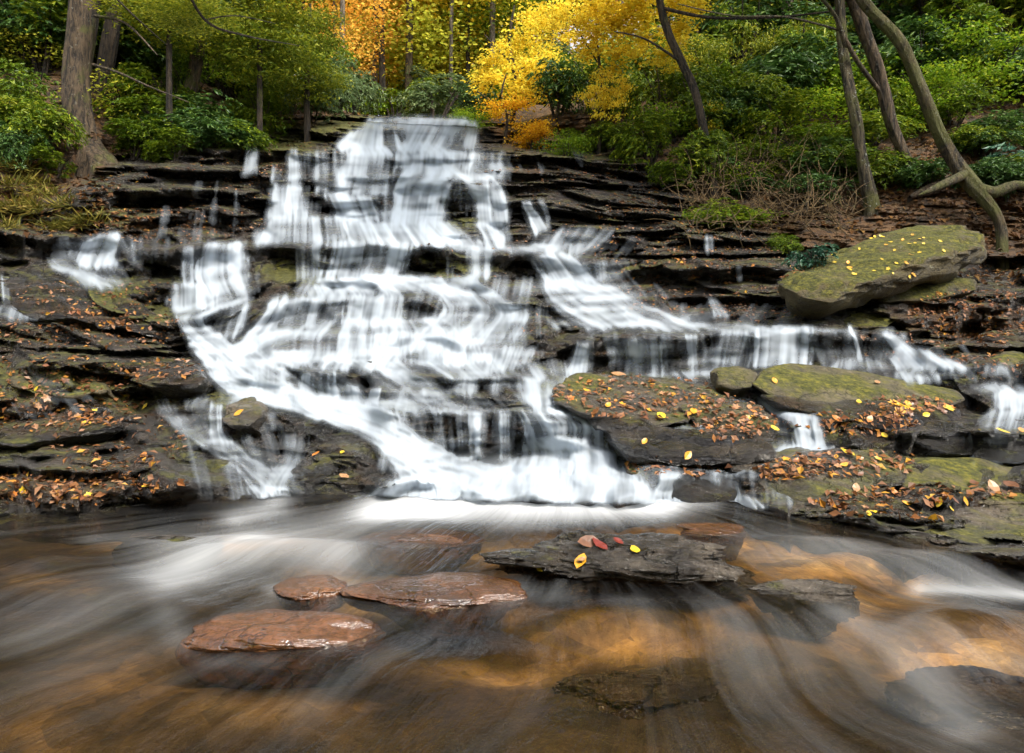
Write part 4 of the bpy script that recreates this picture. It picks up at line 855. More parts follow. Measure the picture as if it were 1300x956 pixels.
patch(30, 800, 505, 80, 22, 10, MIX, 'fallen leaf among many on the broad leaf strewn boulder', 'leaves on the leaf strewn boulder')
patch(28, 925, 530, 45, 20, 10, MIX, 'fallen leaf plastered on the rounded dark rock left of the small fall', 'leaves on the leaf covered rock')
patch(26, 1165, 520, 45, 8, 13, ['f_gold', 'f_orange', 'f_yellow', 'f_brown'], 'leaf in the orange drift against the long mossy slab', 'leaf drift by the mossy slab')
patch(26, 1060, 590, 70, 16, 11, MIX, 'fallen leaf on top of the layered brown rock', 'leaves on the layered rock')
patch(16, 1170, 645, 100, 14, 12, ['f_gold', 'f_yellow', 'f_tan', 'f_orange', 'f_brown'], 'fallen leaf on the low stepped shore rock', 'leaves on the stepped rock')
patch(40, 80, 620, 90, 16, 10, MIX + ['f_yellow'], 'fallen leaf on the left shore beside the pool', 'leaves on the left shore')
patch(30, 110, 510, 80, 40, 11, MIX + ['f_yellow'], 'fallen leaf on the left bank ledges', 'leaves on the left ledges')
patch(46, 1130, 325, 90, 28, 6, ['f_yellow', 'f_yellow', 'f_gold'], 'tiny yellow leaf on the huge tilted slab boulder', 'yellow leaves on the slab boulder')

# ------------------------------------------------------------------ tubes, trunks, foliage
def tube(pts, rad, sides=10, seed=0, rough=0.0):
    pts = [Vector(p) for p in pts]; 
    # resample smoothly
    if len(pts) > 2:
        q, rr = [], []
        for i in range(len(pts) - 1):
            p0, p1, p2, p3 = pts[max(i - 1, 0)], pts[i], pts[i + 1], pts[min(i + 2, len(pts) - 1)]
            ns = max(2, int((p2 - p1).length / max(rad[i] * 1.2, .05))); ns = min(ns, 24)
            for s in range(ns):
                t = s / ns
                q.append(0.5 * ((2 * p1) + (p2 - p0) * t + (2 * p0 - 5 * p1 + 4 * p2 - p3) * t * t + (3 * p1 - p0 - 3 * p2 + p3) * t ** 3)); rr.append(rad[i] * (1 - t) + rad[i + 1] * t)
        q.append(pts[-1]); rr.append(rad[-1]); pts, rad = q, rr
    V_, F_ = [], []
    x = Vector((1, 0, 0))
    for i, p in enumerate(pts):
        d = (pts[min(i + 1, len(pts) - 1)] - pts[max(i - 1, 0)]).normalized()
        x = (x - d * x.dot(d)); x = x.normalized() if x.length > 1e-4 else d.orthogonal().normalized(); y = d.cross(x)
        for k in range(sides):
            a = 2 * math.pi * k / sides; r = rad[i]
            if rough: r *= 1 + rough * (float(vn(k * .9 + seed, i * .22, seed)) - .5) * 2
            V_.append(p + (x * math.cos(a) + y * math.sin(a)) * r)
    for i in range(len(pts) - 1):
        for k in range(sides):
            a, b_ = i * sides + k, i * sides + (k + 1) % sides; F_.append((a, b_, b_ + sides, a + sides))
    return V_, F_
def merge(list_):
    V_, F_ = [], []
    for v, f in list_:
        o = len(V_); V_ += v; F_ += [tuple(i + o for i in q) for q in f]
    return V_, F_
def tmesh(name, vf, parent, mat, smooth=True, origin=None):
    V_ = np.array([tuple(v) for v in vf[0]])
    if origin is not None: V_ = V_ - np.array(origin)
    return link(name, mesh_np(name, V_, np.array(vf[1]), smooth), parent, M[mat])

def leaves(cent, L_, W_, tips, normals=None, fold=.25):
    """diamond leaves: cent (n,3) base, tips (n,3) unit direction"""
    n = len(cent); r = rng.normal(size=(n, 3)) * .6 + np.array([0, 0, 1.0]); s = np.cross(tips, r); s /= np.linalg.norm(s, axis=1, keepdims=True) + 1e-9
    up = np.cross(s, tips)
    L_ = (L_ * rng.uniform(.7, 1.3, n))[:, None]; W_ = L_ * W_
    a = cent; b_ = cent + tips * L_ * .45 + s * W_ * .5 + up * W_ * fold * .3; c = cent + tips * L_ - up * L_ * .08; d = cent + tips * L_ * .45 - s * W_ * .5 + up * W_ * fold * .3
    V_ = np.stack([a, b_, c, d], 1).reshape(-1, 3); i = np.arange(n)[:, None] * 4
    return V_, np.hstack([i, i + 1, i + 2, i + 3])
def unit(a): return a / (np.linalg.norm(a, axis=1, keepdims=True) + 1e-9)

def whorl_crown(nw, nl, L_, wr, seed, flat=1.0, hollow=.35):
    """unit-sphere-ish mound of leaf whorls (half ellipsoid); radius 1, leaf length L_"""
    r = np.random.default_rng(seed)
    lob = unit(r.normal(size=(9, 3)) * np.array([1, 1, .7]) + np.array([0, 0, .3])) * r.uniform(.35, .75, (9, 1)); lr = r.uniform(.3, .55, 9)
    k = r.integers(0, 9, nw); d = unit(r.normal(size=(nw, 3)) + np.array([0, 0, .35])); rad = (hollow + (1 - hollow) * r.random(nw) ** .4)
    c = lob[k] + d * (lr[k] * rad)[:, None]; c[:, 2] = c[:, 2] * flat
    c = c[c[:, 2] > -.55]; d = d[:len(c)]; n = len(c); d = unit(c - np.array([0, 0, -.1]))
    cc = np.repeat(c, nl, 0); ax = unit(np.repeat(d, nl, 0) * .8 + np.array([0, 0, .55]) + r.normal(size=(n * nl, 3)) * .1)
    t = unit(np.cross(ax, r.normal(size=(n * nl, 3)))); tip = unit(t + ax * r.uniform(-.25, .5, (n * nl, 1)) - np.array([0, 0, .12]))
    return leaves(cc, np.full(n * nl, L_), wr, tip)
def cloud_crown(n, L_, wr, seed, lobes=16, shape=(1, 1, 1), droop=.5, sig=.16, layered=0.0):
    r = np.random.default_rng(seed)
    lob = unit(r.normal(size=(lobes, 3))) * (r.random((lobes, 1)) ** .5) * .85 * np.array(shape); k = r.integers(0, lobes, n)
    g_ = r.normal(size=(n, 3)) * sig * np.array([1.5, 1.5, 1 - layered * .8]); c = lob[k] + g_ * r.uniform(.6, 1.4, lobes)[k][:, None]
    tip = unit(r.normal(size=(n, 3)) * np.array([1, 1, .5]) - np.array([0, 0, droop]))
    return leaves(c, np.full(n, L_), wr, tip)
def core_mesh(name, seed):
    return None
CR = {}
def crown_mesh(key, vf, mat):
    me = mesh_np(key, vf[0], vf[1]); me.materials.append(M[mat]); CR[key] = me; return me
for i in range(4):
    crown_mesh(f'rhododendron foliage {i}', whorl_crown(520, 8, .115, .3, 300 + i, .85), 'rhodo')
    crown_mesh(f'dark rhododendron foliage {i}', whorl_crown(520, 8, .12, .32, 310 + i, .85), 'rhodo_dark')
for i in range(2):
    crown_mesh(f'greyish foliage {i}', whorl_crown(520, 8, .11, .34, 320 + i, .85), 'glauc')
    crown_mesh(f'bluish foliage {i}', whorl_crown(150, 8, .2, .36, 325 + i, .85), 'teal')
    crown_mesh(f'lime foliage {i}', cloud_crown(2600, .075, .62, 330 + i, 22, (1, 1, .7), .3, .15, .8), 'lime')
    crown_mesh(f'hemlock foliage {i}', cloud_crown(5200, .085, .36, 340 + i, 34, (1, 1, .9), .5, .12, .95), 'hemlock')
for i in range(3):
    crown_mesh(f'yellow foliage {i}', cloud_crown(1500, .085, .72, 350 + i, 20, (1, 1, 1), .6, .11, .75), 'yellow')
    crown_mesh(f'yellow green canopy {i}', cloud_crown(1700, .075, .75, 360 + i, 26, (1, 1, 1.3), .4, .16, .4), 'yelgreen')
crown_mesh('amber foliage', cloud_crown(1800, .08, .7, 371, 18, (1, 1, .8), .6, .14, .5), 'amber')
crown_mesh('gold canopy', cloud_crown(1250, .08, .75, 372, 26, (1, 1, 1.3), .4, .16, .4), 'yellow')
crown_mesh('orange canopy', cloud_crown(1250, .08, .75, 373, 26, (1, 1, 1.3), .4, .16, .4), 'orange')
crown_mesh('green canopy', cloud_crown(3200, .06, .7, 374, 30, (1, 1, 1.2), .4, .16, .5), 'rhodo')

def stems_mesh(seed, n=9):
    r = random.Random(seed); L_ = []
    for i in range(n):
        a = r.uniform(0, 6.28); e = r.uniform(.2, 1.0); s = Vector((0.1 * math.cos(a), .1 * math.sin(a), -.75))
        m1 = Vector((.35 * e * math.cos(a + .3), .35 * e * math.sin(a + .3), -.15 + r.uniform(-.1, .1))); t = Vector((.8 * e * math.cos(a), .8 * e * math.sin(a), .45 * r.uniform(.4, 1.2)))
        L_.append(tube([s, m1, t], [.028, .02, .006], 5))
    v = merge(L_); me = mesh_np('shrub stems', np.array([tuple(q) for q in v[0]]), np.array(v[1]), True); me.materials.append(M['bark_dark']); return me
STEMS = [stems_mesh(k) for k in range(3)]

def shrub(u, v, wpx, hpx, keys, label, group, name='rhododendron_shrub', dz=0.0, D=None):
    p, n = hit(u, v)
    if D is not None:
        x = (u - 650) / F * D; q = drop(x, D); p = q if q is not None else P(u, v, D)
    if p is None: return None
    sx = wpx / F * p.y / 2; sz = hpx / F * p.y * .62
    root = empty(name, p + Vector((0, 0, -.05)), label, 'shrub', group)
    root.rotation_euler.z = random.uniform(0, 6.28)
    s = (sx, sx * random.uniform(.8, 1.1), sz)
    f = link('foliage', CR[random.choice(keys)], root); f.location = (0, 0, sz * .62); f.scale = s
    t = link('stems', random.choice(STEMS), root); t.location = (0, 0, sz * .72); t.scale = s
    return root
RH = [f'rhododendron foliage {i}' for i in range(4)]; DK = [f'dark rhododendron foliage {i}' for i in range(4)]; GL = ['greyish foliage 0', 'greyish foliage 1']
BL = ['bluish foliage 0', 'bluish foliage 1']; LI = ['lime foliage 0', 'lime foliage 1']; HE = ['hemlock foliage 0', 'hemlock foliage 1']; YE = [f'yellow foliage {i}' for i in range(3)]; YG = [f'yellow green canopy {i}' for i in range(3)]

random.seed(21)
def row(n, u0, u1, v0, v1, wpx, hpx, keys, label, group, name='rhododendron_shrub'):
    for i in range(n):
        u = u0 + (u1 - u0) * (i + .5 + random.uniform(-.35, .35)) / n; v = random.uniform(v0, v1)
        if 50 < u < 165 and v > 130: continue
        shrub(u, v, wpx * random.uniform(.8, 1.25), hpx * random.uniform(.8, 1.2), keys, label, group, name)
# left bank, front to back
row(4, 130, 300, 196, 203, 85, 52, RH, 'leafy green rhododendron on the left bank above the dark ledges', 'rhododendrons on the left bank')
row(6, -20, 340, 160, 190, 110, 75, RH + DK, 'evergreen shrub in the second row on the left bank', 'second row of left bank shrubs')
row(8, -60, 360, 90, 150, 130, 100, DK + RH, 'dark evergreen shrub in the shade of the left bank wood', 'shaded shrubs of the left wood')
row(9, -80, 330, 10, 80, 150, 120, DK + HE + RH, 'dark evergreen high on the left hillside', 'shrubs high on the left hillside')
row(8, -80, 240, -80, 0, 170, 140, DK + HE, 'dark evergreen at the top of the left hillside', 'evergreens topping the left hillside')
row(4, 320, 440, 140, 156, 75, 62, RH + GL, 'rhododendron left of the top of the falls', 'rhododendrons beside the top of the falls')
shrub(70, 222, 80, 40, RH, 'low broadleaf shrub at the foot of the big leaning trunk', None)
shrub(20, 215, 70, 60, DK, 'dark low shrub at the far left edge of the bank', None)
# right bank
row(4, 690, 840, 192, 200, 80, 48, RH + LI, 'low green shrub along the ledge right of the falls', 'shrubs along the right ledge')
row(4, 800, 960, 215, 262, 95, 75, RH, 'olive green shrub spilling over the right ledges', 'shrubs spilling over the right ledges')
row(6, 700, 1000, 140, 190, 110, 95, RH + DK, 'broad evergreen shrub in the middle of the right bank', 'middle row of right bank shrubs')
row(5, 900, 1150, 200, 250, 90, 60, RH + DK + LI, 'low shrub among the leaning trunks on the right bank', 'shrubs under the leaning trunks')
row(7, 950, 1400, 120, 190, 120, 80, RH + LI + DK, 'leafy shrub on the slope behind the leaning trunks', 'shrubs behind the leaning trunks')
row(8, 820, 1420, 50, 110, 140, 100, RH + DK, 'evergreen shrub high on the right slope', 'shrubs high on the right slope')
row(8, 850, 1450, -30, 40, 160, 120, RH + DK + HE, 'dark evergreen near the top of the right slope', 'evergreens near the top of the right slope')
row(6, 1000, 1500, -100, -40, 180, 140, DK + HE, 'dark evergreen topping the right slope', 'evergreens topping the right slope')
for (u, v, w_, h_, lab) in [(1010, 170, 130, 70, 'bright lime green sapling left of the leaning trunks'), (1060, 195, 110, 50, 'bright lime green sapling low behind the nearest leaning trunk'), (1160, 130, 90, 50, 'bright lime green sapling between the two right trunks'), (1000, 120, 90, 50, 'upper lime green sapling above the twig tangle')]:
    shrub(u, v, w_, h_, LI, lab, None, 'green_sapling')
shrub(900, 180, 60, 60, YE, 'small yellow leaved sapling beside the dark curved trunk', None, 'yellow_sapling')
shrub(1285, 232, 90, 60, BL, 'bluish broadleaf evergreen at the right edge of the bank', None)
shrub(1250, 200, 80, 50, BL + DK, 'dark glossy evergreen above the fallen log', None)
shrub(1030, 338, 62, 40, BL, 'small bluish leaved plant against the left of the slab boulder', None, 'evergreen_plant')
shrub(1000, 322, 60, 34, RH, 'small green plant left of the bluish plant by the slab boulder', None, 'evergreen_plant')
shrub(920, 290, 100, 40, RH, 'low green plant hanging over the ledge under the twig tangle', None, 'evergreen_plant')
row(9, 1020, 1420, 195, 250, 85, 50, RH + DK, 'leafy ground shrub between the leaning trunks and the right edge', 'ground shrubs at the right edge')
row(9, 980, 1420, 90, 150, 120, 85, RH + DK + LI, 'mid green shrub filling the right slope', 'mid green shrubs filling the right slope')
row(9, 760, 1100, 90, 150, 115, 95, RH + HE, 'mixed green shrub on the slope above the yellow sapling', 'mixed shrubs above the yellow sapling')
row(8, 700, 1300, 0, 60, 170, 140, RH + HE, 'tall green shrub closing the view on the upper right', 'tall shrubs on the upper right')
row(9, -20, 330, 120, 175, 115, 85, RH + HE, 'leafy shrub between the left trunks', 'shrubs between the left trunks')
row(8, 0, 400, 40, 110, 150, 120, RH + HE, 'tall mixed shrub behind the left trunks', 'tall shrubs behind the left trunks')
row(6, 850, 1090, 225, 262, 80, 50, RH + DK, 'olive shrub growing through the twig thicket', 'shrubs in the twig thicket')
row(6, 1170, 1400, 205, 262, 85, 52, DK + RH, 'shady shrub above the huge slab boulder', 'shrubs above the slab boulder')
row(5, -40, 60, 170, 215, 100, 70, DK + RH, 'dark shrub at the far left behind the grass tufts', 'shrubs behind the grass tufts')
row(5, 160, 330, 186, 206, 90, 55, RH + DK, 'overhanging shrub along the left rim of the rock face', 'shrubs along the left rim')
row(8, 840, 1100, 150, 235, 100, 70, RH + LI, 'leafy shrub covering the soil behind the twig thicket', 'shrubs behind the twig thicket')
row(7, 1080, 1420, 150, 200, 100, 60, RH + LI + DK, 'low leafy shrub covering the soil above the log', 'shrubs above the log')
for (u, v, w_, h_, lab) in [(150, 150, 120, 60, 'yellow green sapling right of the thick leaning trunk'), (285, 120, 130, 70, 'yellow green sapling in the middle of the left wood'), (60, 90, 110, 60, 'yellow green sapling behind the thick leaning trunk'), (350, 100, 120, 80, 'yellow green sapling left of the orange clearing')]:
    shrub(u, v, w_, h_, YG + LI, lab, None, 'green_sapling')
# shrubs at the lip of the falls and beyond
for i, (u, D_, w_, h_, kk, lab) in enumerate([(448, 20, 90, 90, GL, 'grey green rhododendron at the left lip of the falls'), (555, 21, 110, 70, GL, 'grey green rhododendron at the right lip of the falls'), (600, 19.5, 70, 60, DK, 'dark rhododendron under the yellow maple'),
      (500, 26, 110, 60, RH, 'low green shrub behind the crest of the falls'), (400, 22, 120, 110, RH, 'tall green rhododendron behind the left lip')]):
    shrub(u, 0, w_, h_, kk, lab, None, D=D_)

# ------------------------------------------------------------------ trees
def tree(name, pts, label, mat, group=None, branches=(), crown=None, foot=True, sides=26, cat='tree', rough=.2):
    """pts: (u, v, D, width px) from the foot up"""
    p0 = P(*pts[0][:3]); q, r = [], []
    for (u, v, D, w_) in pts: q.append(P(u, v, D)); r.append(w_ / F * D / 2)
    if foot:
        q = [q[0] + Vector((0, 0, -.5))] + q; r = [r[0] * 1.1] + r
    root = empty(name, p0, label, cat, group)
    tmesh('trunk', tube(q, r, sides, hash(name) % 50 + int(pts[0][0]), rough), root, mat, origin=p0)
    for b_ in branches:
        bq = [P(u, v, D) for (u, v, D, w_) in b_]; br = [w_ / F * D / 2 for (u, v, D, w_) in b_]
        tmesh('branch', tube(bq, br, 7), root, mat, origin=p0)
    if crown:
        for (u, v, D, ru, rv, key) in crown:
            c = link('crown', CR[key], root); c.location = P(u, v, D) - p0; c.scale = (ru / F * D, ru / F * D, rv / F * D); c.rotation_euler.z = random.uniform(0, 6)
    return root
def gD(u, v, d=12.0):
    p, _ = hit(u, v); return p.y if p else d
d1 = gD(108, 205)
tree('large_tree', [(128, 222, d1 - .1, 54), (118, 205, d1, 42), (108, 185, d1 + .1, 37), (100, 150, d1 + .2, 35), (97, 100, d1 + .3, 33), (103, 50, d1 + .4, 32), (108, 0, d1 + .5, 32), (112, -80, d1 + .6, 34), (116, -260, d1 + .8, 24)], 'thick brown trunk leaning at the left with a flared mossy foot', 'bark',
     branches=[[(118, 82, d1 + .2, 4), (150, 92, d1 - .2, 3), (190, 110, d1 - .6, 2.2), (240, 130, d1 - 1, 1.2)], [(120, 20, d1 + .3, 4), (160, 30, d1, 3), (200, 70, d1 - .5, 1.5)]],
     crown=[(120, -300, d1 + 1, 240, 130, YG[0]), (40, -200, d1 + 1, 130, 70, YG[1])])
d = gD(128, 120); tree('dark_tree', [(122, 150, d, 22), (135, 80, d, 19), (148, 0, d, 17), (165, -120, d, 14)], 'dark slim trunk just right of the thick leaning trunk', 'bark_dark', crown=[(170, -180, d, 120, 80, HE[0])])
d = gD(240, 155); tree('mossy_tree', [(222, 168, d, 12), (238, 130, d, 16), (250, 70, d, 15), (255, 0, d, 14), (262, -160, d, 11)], 'mid size trunk rising behind the left bank rhododendrons', 'bark', branches=[[(238, 120, d, 5), (225, 150, d - .3, 6), (217, 165, d - .3, 6)]], crown=[(262, -150, d, 150, 80, HE[1])])
d = gD(895, 195) - 1.2; tree('curved_tree', [(906, 240, d, 13), (900, 205, d, 12), (893, 165, d, 10), (882, 115, d, 10), (866, 80, d, 10), (848, 40, d, 9), (836, -10, d, 9), (828, -120, d, 7)], 'dark curved trunk crossing the yellow leaves right of the falls', 'bark_dark',
     branches=[[(840, 10, d, 5), (900, 22, d - .5, 4), (980, 22, d - 1, 3), (1060, 14, d - 1.2, 2)], [(866, 80, d, 4), (820, 50, d - .3, 2.5), (780, 40, d - .5, 1.5)]], crown=[(800, -60, d, 120, 60, YE[0])])
dA = gD(1106, 262); tree('spotted_tree', [(1107, 264, dA, 18), (1098, 220, dA, 14), (1088, 160, dA, 13), (1078, 110, dA + .1, 13), (1070, 60, dA + .2, 12), (1066, 0, dA + .3, 12), (1058, -150, dA + .5, 10)], 'nearest upright slim trunk spotted with lichen on the right bank', 'bark_lichen',
     branches=[[(1074, 60, dA, 6), (1060, 20, dA - .2, 5), (1035, -10, dA - .4, 4)], [(1072, 40, dA, 3), (1000, 22, dA - .6, 2.5), (930, 20, dA - 1, 2), (860, 5, dA - 1.4, 1.2)]], crown=[(1050, -190, dA, 160, 80, YG[2])])
dB = gD(1165, 228); tree('leaning_tree', [(1168, 236, dB, 20), (1150, 200, dB, 13), (1130, 150, dB, 14), (1115, 90, dB, 15), (1098, 40, dB, 15), (1082, -10, dB, 15), (1040, -150, dB, 12)], 'smooth brown trunk leaning left behind the spotted trunk', 'bark',
     branches=[[(1120, 120, dB, 6), (1090, 80, dB - .2, 6), (1068, 40, dB - .3, 5)]], crown=[(1040, -170, dB, 170, 80, YG[0])])
dC = gD(1262, 290); tree('mossy_leaning_tree', [(1272, 330, dC - .6, 14), (1268, 280, dC - .5, 12), (1238, 240, dC - .3, 20), (1212, 205, dC, 16), (1190, 165, dC, 14), (1168, 110, dC, 14), (1140, 50, dC, 14), (1095, 0, dC, 12), (1040, -90, dC, 12)], 'bent mossy trunk leaning furthest left at the right bank, forked at its foot', 'bark_moss',
     branches=[[(1238, 240, dC - .3, 20), (1262, 245, dC - .4, 16), (1290, 235, dC - .4, 12), (1330, 240, dC - .3, 8)], [(1225, 222, dC - .2, 14), (1195, 235, dC - .4, 10), (1178, 243, dC - .5, 6), (1166, 248, dC - .5, 1)]], crown=[(1020, -150, dC, 150, 70, HE[1])])
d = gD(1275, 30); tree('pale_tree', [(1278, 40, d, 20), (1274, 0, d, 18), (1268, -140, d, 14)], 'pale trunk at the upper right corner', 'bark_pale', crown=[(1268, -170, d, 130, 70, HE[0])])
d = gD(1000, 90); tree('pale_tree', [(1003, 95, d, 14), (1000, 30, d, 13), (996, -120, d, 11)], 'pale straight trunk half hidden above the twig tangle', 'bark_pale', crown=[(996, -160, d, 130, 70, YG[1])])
d = gD(50, 190); tree('tree_stump', [(48, 205, d, 16), (50, 190, d, 14), (54, 160, d, 11)], 'mossy green broken stump left of the thick trunk', 'bark_moss', cat='stump')
dl = gD(1190, 240)
lg = empty('fallen_log', P(1180, 245, dl), 'brown log lying on the leaf litter below the leaning trunks', 'log')
tmesh('trunk', tube([P(1155, 250, dl - .1), P(1190, 238, dl), P(1240, 222, dl + .3), P(1290, 205, dl + .6)], [.03, .12, .13, .13], 12, 3, .12), lg, 'bark', origin=lg.location)
dk = gD(800, 196) - .3
bs = empty('bare_branch', P(790, 198, dk), 'bare pale forked stick on the ledge right of the falls', 'branch')
tmesh('stick', merge([tube([P(745, 200, dk), P(780, 193, dk - .1), P(806, 186, dk - .2)], [.03, .025, .01], 6), tube([P(780, 193, dk - .1), P(795, 200, dk - .1), P(830, 204, dk - .1)], [.025, .02, .008], 6)]), bs, 'twig', origin=bs.location)

# yellow trees beside the falls
def leafy(name, u, v, D, hpx, crowns, label, mat='bark_dark', w0=7):
    x = (u - 650) / F * D; g_ = drop(x, D); 
    vb = VH - (g_.z - H) / D * F if g_ is not None else v
    return tree(name, [(u, vb, D, w0), (u + 4, vb - hpx * .35, D, w0 * .8), (u - 3, vb - hpx * .7, D, w0 * .6), (u + 3, vb - hpx, D, w0 * .3)], label, mat, branches=[[(u + 2, vb - hpx * .4, D, w0 * .4), (u + 35, vb - hpx * .6, D - .2, 1.5)], [(u, vb - hpx * .5, D, w0 * .4), (u - 35, vb - hpx * .75, D - .2, 1.5)]], crown=crowns)
leafy('maple_tree', 650, 190, 17.5, 150, [(655, 105, 17, 62, 40, YE[0]), (625, 80, 17.2, 45, 32, YE[1]), (690, 95, 17.2, 45, 40, YE[2]), (660, 60, 18, 55, 40, YE[1]), (690, 20, 18.4, 60, 40, YE[0])], 'bright yellow maple at the right lip of the falls')
leafy('amber_sapling', 640, 190, 16.2, 90, [(650, 135, 16, 38, 28, 'amber foliage'), (680, 165, 15.8, 32, 24, 'amber foliage'), (600, 150, 16.3, 26, 22, LI[0])], 'amber orange sapling in front of the bright yellow maple', w0=4)
leafy('yellow_tree', 760, 190, 15, 230, [(770, 60, 14.6, 62, 38, YE[2]), (815, 30, 14.2, 70, 38, YE[0]), (755, 115, 14.6, 30, 42, YE[1]), (845, 70, 14.0, 42, 26, YE[1]), (735, 20, 14.6, 45, 30, YE[0]), (870, 20, 13.8, 45, 24, YE[2]), (785, 120, 14.4, 26, 34, YE[0]), (800, 0, 14, 80, 30, YE[1])], 'sparse yellow tree with leaves hanging in layers beside the dark curved trunk', w0=5)
# low amber shrub
shrub(678, 190, 60, 44, ['amber foliage'], 'low amber shrub at the end of the right ledge', None, 'amber_shrub')

# distant forest behind the crest
random.seed(77)
BG = []
for i in range(64):
    u = random.choice([random.uniform(410, 640), random.uniform(395, 720), random.uniform(640, 1000), random.uniform(100, 430)]); D_ = random.uniform(26, 60); BG.append((u, D_))
cr_k = YG + ['gold canopy', 'gold canopy', 'orange canopy', 'orange canopy', 'green canopy']
CRB = {}
for (u, D_) in sorted(BG, key=lambda t: t[1]):
    x = (u - 650) / F * D_; g_ = drop(x, D_)
    if g_ is None: continue
    vb = VH - (g_.z - H) / D_ * F; hpx = 15.0 / D_ * F; w_ = random.uniform(.16, .4) * F / D_
    ln = random.uniform(-8, 8)
    if u < 500: kk = random.choice(['orange canopy', 'orange canopy', 'orange canopy', 'gold canopy'])
    elif u < 560: kk = random.choice(['gold canopy', YG[1], YG[2], 'orange canopy'])
    else: kk = random.choice(YG + ['gold canopy', 'green canopy'])
    side_ = 'left' if u < 470 else ('middle' if u < 640 else 'right')
    tone = 'orange leaved' if kk[0] == 'o' else 'golden leaved' if kk == 'gold canopy' else 'green leaved' if kk == 'green canopy' else 'yellow green'
    tree('autumn_tree', [(u, vb + 3, D_, w_), (u + ln * .3, vb - hpx * .4, D_, w_ * .85), (u + ln, vb - hpx, D_, w_ * .4)], f'{tone} tree in the {side_} of the distant wood behind the falls', random.choice(['bark_pale', 'bark_dark', 'bark']), group=f'{tone} trees, {side_} of the distant wood',
         crown=[(u + ln, vb - hpx * .62, D_ + .5, 4.6 / D_ * F, 4.0 / D_ * F, kk), (u + ln + random.uniform(-40, 40), vb - hpx * .25, D_ + 1, 2.6 / D_ * F, 1.8 / D_ * F, random.choice(cr_k))], sides=8)
for (u, D_, lab) in [(432, 25, 'orange leaved tree at the left edge of the clearing above the falls'), (474, 28, 'orange leaved tree in the left middle of the clearing above the falls')]:
    x = (u - 650) / F * D_; g_ = drop(x, D_); vb = VH - (g_.z - H) / D_ * F
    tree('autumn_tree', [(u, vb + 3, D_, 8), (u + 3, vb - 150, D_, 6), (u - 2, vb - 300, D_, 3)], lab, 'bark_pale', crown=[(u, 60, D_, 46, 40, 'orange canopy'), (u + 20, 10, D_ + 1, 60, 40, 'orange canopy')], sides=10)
# understory green around the clearing
for i in range(16):
    u = random.uniform(400, 720); D_ = random.uniform(22, 34)
    shrub(u, 0, 110, 70, RH + GL + LI, 'hazy green shrub in the wood behind the crest', 'shrubs behind the crest', D=D_)
# hemlock sprays left of the falls
for (u, v, D_, ru, rv, lab) in [(330, 60, 14.5, 85, 55, 'feathery hemlock hanging left of the clearing'), (390, 95, 16, 55, 45, 'feathery hemlock nearest the orange clearing'), (215, 20, 13.5, 80, 45, 'feathery hemlock high behind the left trunks')]:
    x = (u - 650) / F * D_; g_ = drop(x, D_); vb = VH - (g_.z - H) / D_ * F
    tree('hemlock_tree', [(u, vb, D_, 8), (u, v, D_, 6), (u + 4, v - 90, D_, 3)], lab, 'bark_dark', crown=[(u, v, D_, ru, rv, HE[0]), (u + 15, v - 50, D_, ru * .8, rv * .8, HE[1])])

# twig tangle on the right bank
r_ = random.Random(9); tl = []
dq = gD(970, 285)
for i in range(560):
    u = r_.uniform(865, 1085); v = r_.uniform(195, 292); D_ = gD(u, v) - r_.uniform(.1, 1.3)
    a = r_.uniform(-3.3, 1.2); L_ = r_.uniform(18, 60); c = r_.uniform(-1.2, 1.2)
    p = [(u, v)]
    for s in range(4): p.append((p[-1][0] + L_ / 4 * math.cos(a + c * s / 3), p[-1][1] + L_ / 4 * math.sin(a + c * s / 3)))
    tl.append(tube([P(x, y, D_ + .06 * k) for k, (x, y) in enumerate(p)], [.008, .0075, .006, .004, .002], 4))
tg = empty('twig_thicket', P(970, 290, dq), 'tangled thicket of bare brown twigs left of the leaning trunks', 'thicket')
tmesh('twigs', merge(tl), tg, 'twig', origin=tg.location)
f = link('foliage', CR[LI[0]], tg); f.location = P(930, 275, dq - .3) - tg.location; f.scale = (60 / F * dq, .5, 18 / F * dq)

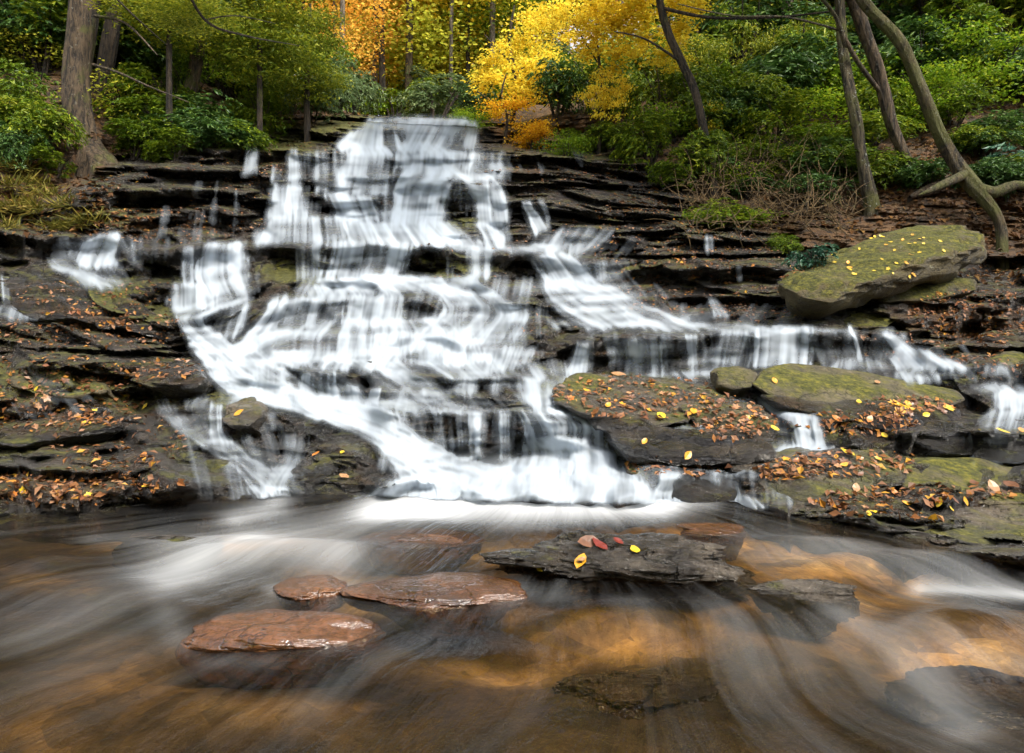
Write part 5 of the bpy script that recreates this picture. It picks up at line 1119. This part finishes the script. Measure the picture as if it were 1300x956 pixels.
# grass tufts on the left bank and thin overhanging boughs
def tuft(u, v, px, lab, grp, n=130):
    p, _ = hit(u, v)
    if p is None: return
    r = np.random.default_rng(int(u * 7 + v)); s = px / F * p.y
    c = np.stack([r.normal(0, .3, n) * s, r.normal(0, .2, n) * s, np.zeros(n)], -1); a = r.uniform(0, 6.28, n)
    t = unit(np.stack([np.cos(a) * .8, np.sin(a) * .8 - .3, r.uniform(-.4, 1.2, n)], -1)); rng2 = leaves(c, np.full(n, s * .6), .07, t)
    o = link('grass_tuft', mesh_np('grass_tuft', rng2[0], rng2[1]), mat=M['grass']); o.location = p; tag(o, lab, 'grass tuft', grp)
for (u, v) in [(12, 238), (30, 262), (8, 290), (50, 268), (75, 292), (95, 288), (40, 235), (60, 250), (-5, 265), (110, 282), (85, 262), (20, 215)]:
    tuft(u, v, 34, 'drooping tuft of yellowing grass on the bank at the far left', 'grass tufts on the left bank')
bo = empty('overhanging_bough', P(230, -30, 7), 'thin bare bough arching across the upper left of the view', 'branch')
bt = [tube([P(225, -40, 7), P(260, 25, 7.4), P(310, 45, 7.8), (P(380, 58, 8.4))], [.02, .016, .01, .004], 6), tube([P(260, 25, 7.4), P(300, 20, 7.6), P(350, 30, 8)], [.01, .007, .003], 5), tube([P(130, -20, 7), P(170, 20, 7.2), P(215, 60, 7.5)], [.014, .01, .004], 5)]
tmesh('stem', merge(bt), bo, 'bark_dark', origin=bo.location)
f = link('leafy_twigs', CR[HE[0]], bo); f.location = P(240, 15, 7.6) - bo.location; f.scale = (.7, .5, .25)
# ground sheet, then unseen trees around the viewer added to block low sky light
random.seed(123)
gm = mesh_np('ground', np.array([(-400, -400, -.75), (400, -400, -.75), (400, 400, -.75), (-400, 400, -.75)]), np.array([[0, 1, 2, 3]])); attr(gm, 'soil', [1] * 4)
tag(link('ground', gm, mat=M['ledge']), 'leafy woodland floor stretching away on all sides', kind='structure')
for ring, (R_, n_, zc) in enumerate(((11, 15, 3.2), (16, 17, 7.5))):
    for i in range(n_):
        th = math.radians(78 + (282 - 78) * (i + random.uniform(.3, .7)) / n_); r = R_ * random.uniform(.92, 1.1)
        x, y = r * math.sin(th), r * math.cos(th); b0 = Vector((x, y, -.75)); sc_ = random.uniform(3.4, 4.4)
        rt = empty('sky_block_tree', b0, 'unseen leafy tree added beside and behind the viewpoint to block low sky light', 'tree', 'added trees screening the low sky around the viewpoint')
        tmesh('trunk', tube([b0, b0 + Vector((.1, 0, zc * .6)), b0 + Vector((0, .1, zc + 2.5))], [.22, .18, .07], 8), rt, 'bark', origin=b0)
        for q in range(2):
            c = link('crown', CR[random.choice(['green canopy', YG[0], YG[1]])], rt); c.location = (random.uniform(-1, 1), random.uniform(-1, 1), zc + .75 + random.uniform(-1, 1)); c.scale = (sc_, sc_, sc_ * .95); c.rotation_euler.z = random.uniform(0, 6)
print('objects', len(bpy.data.objects))
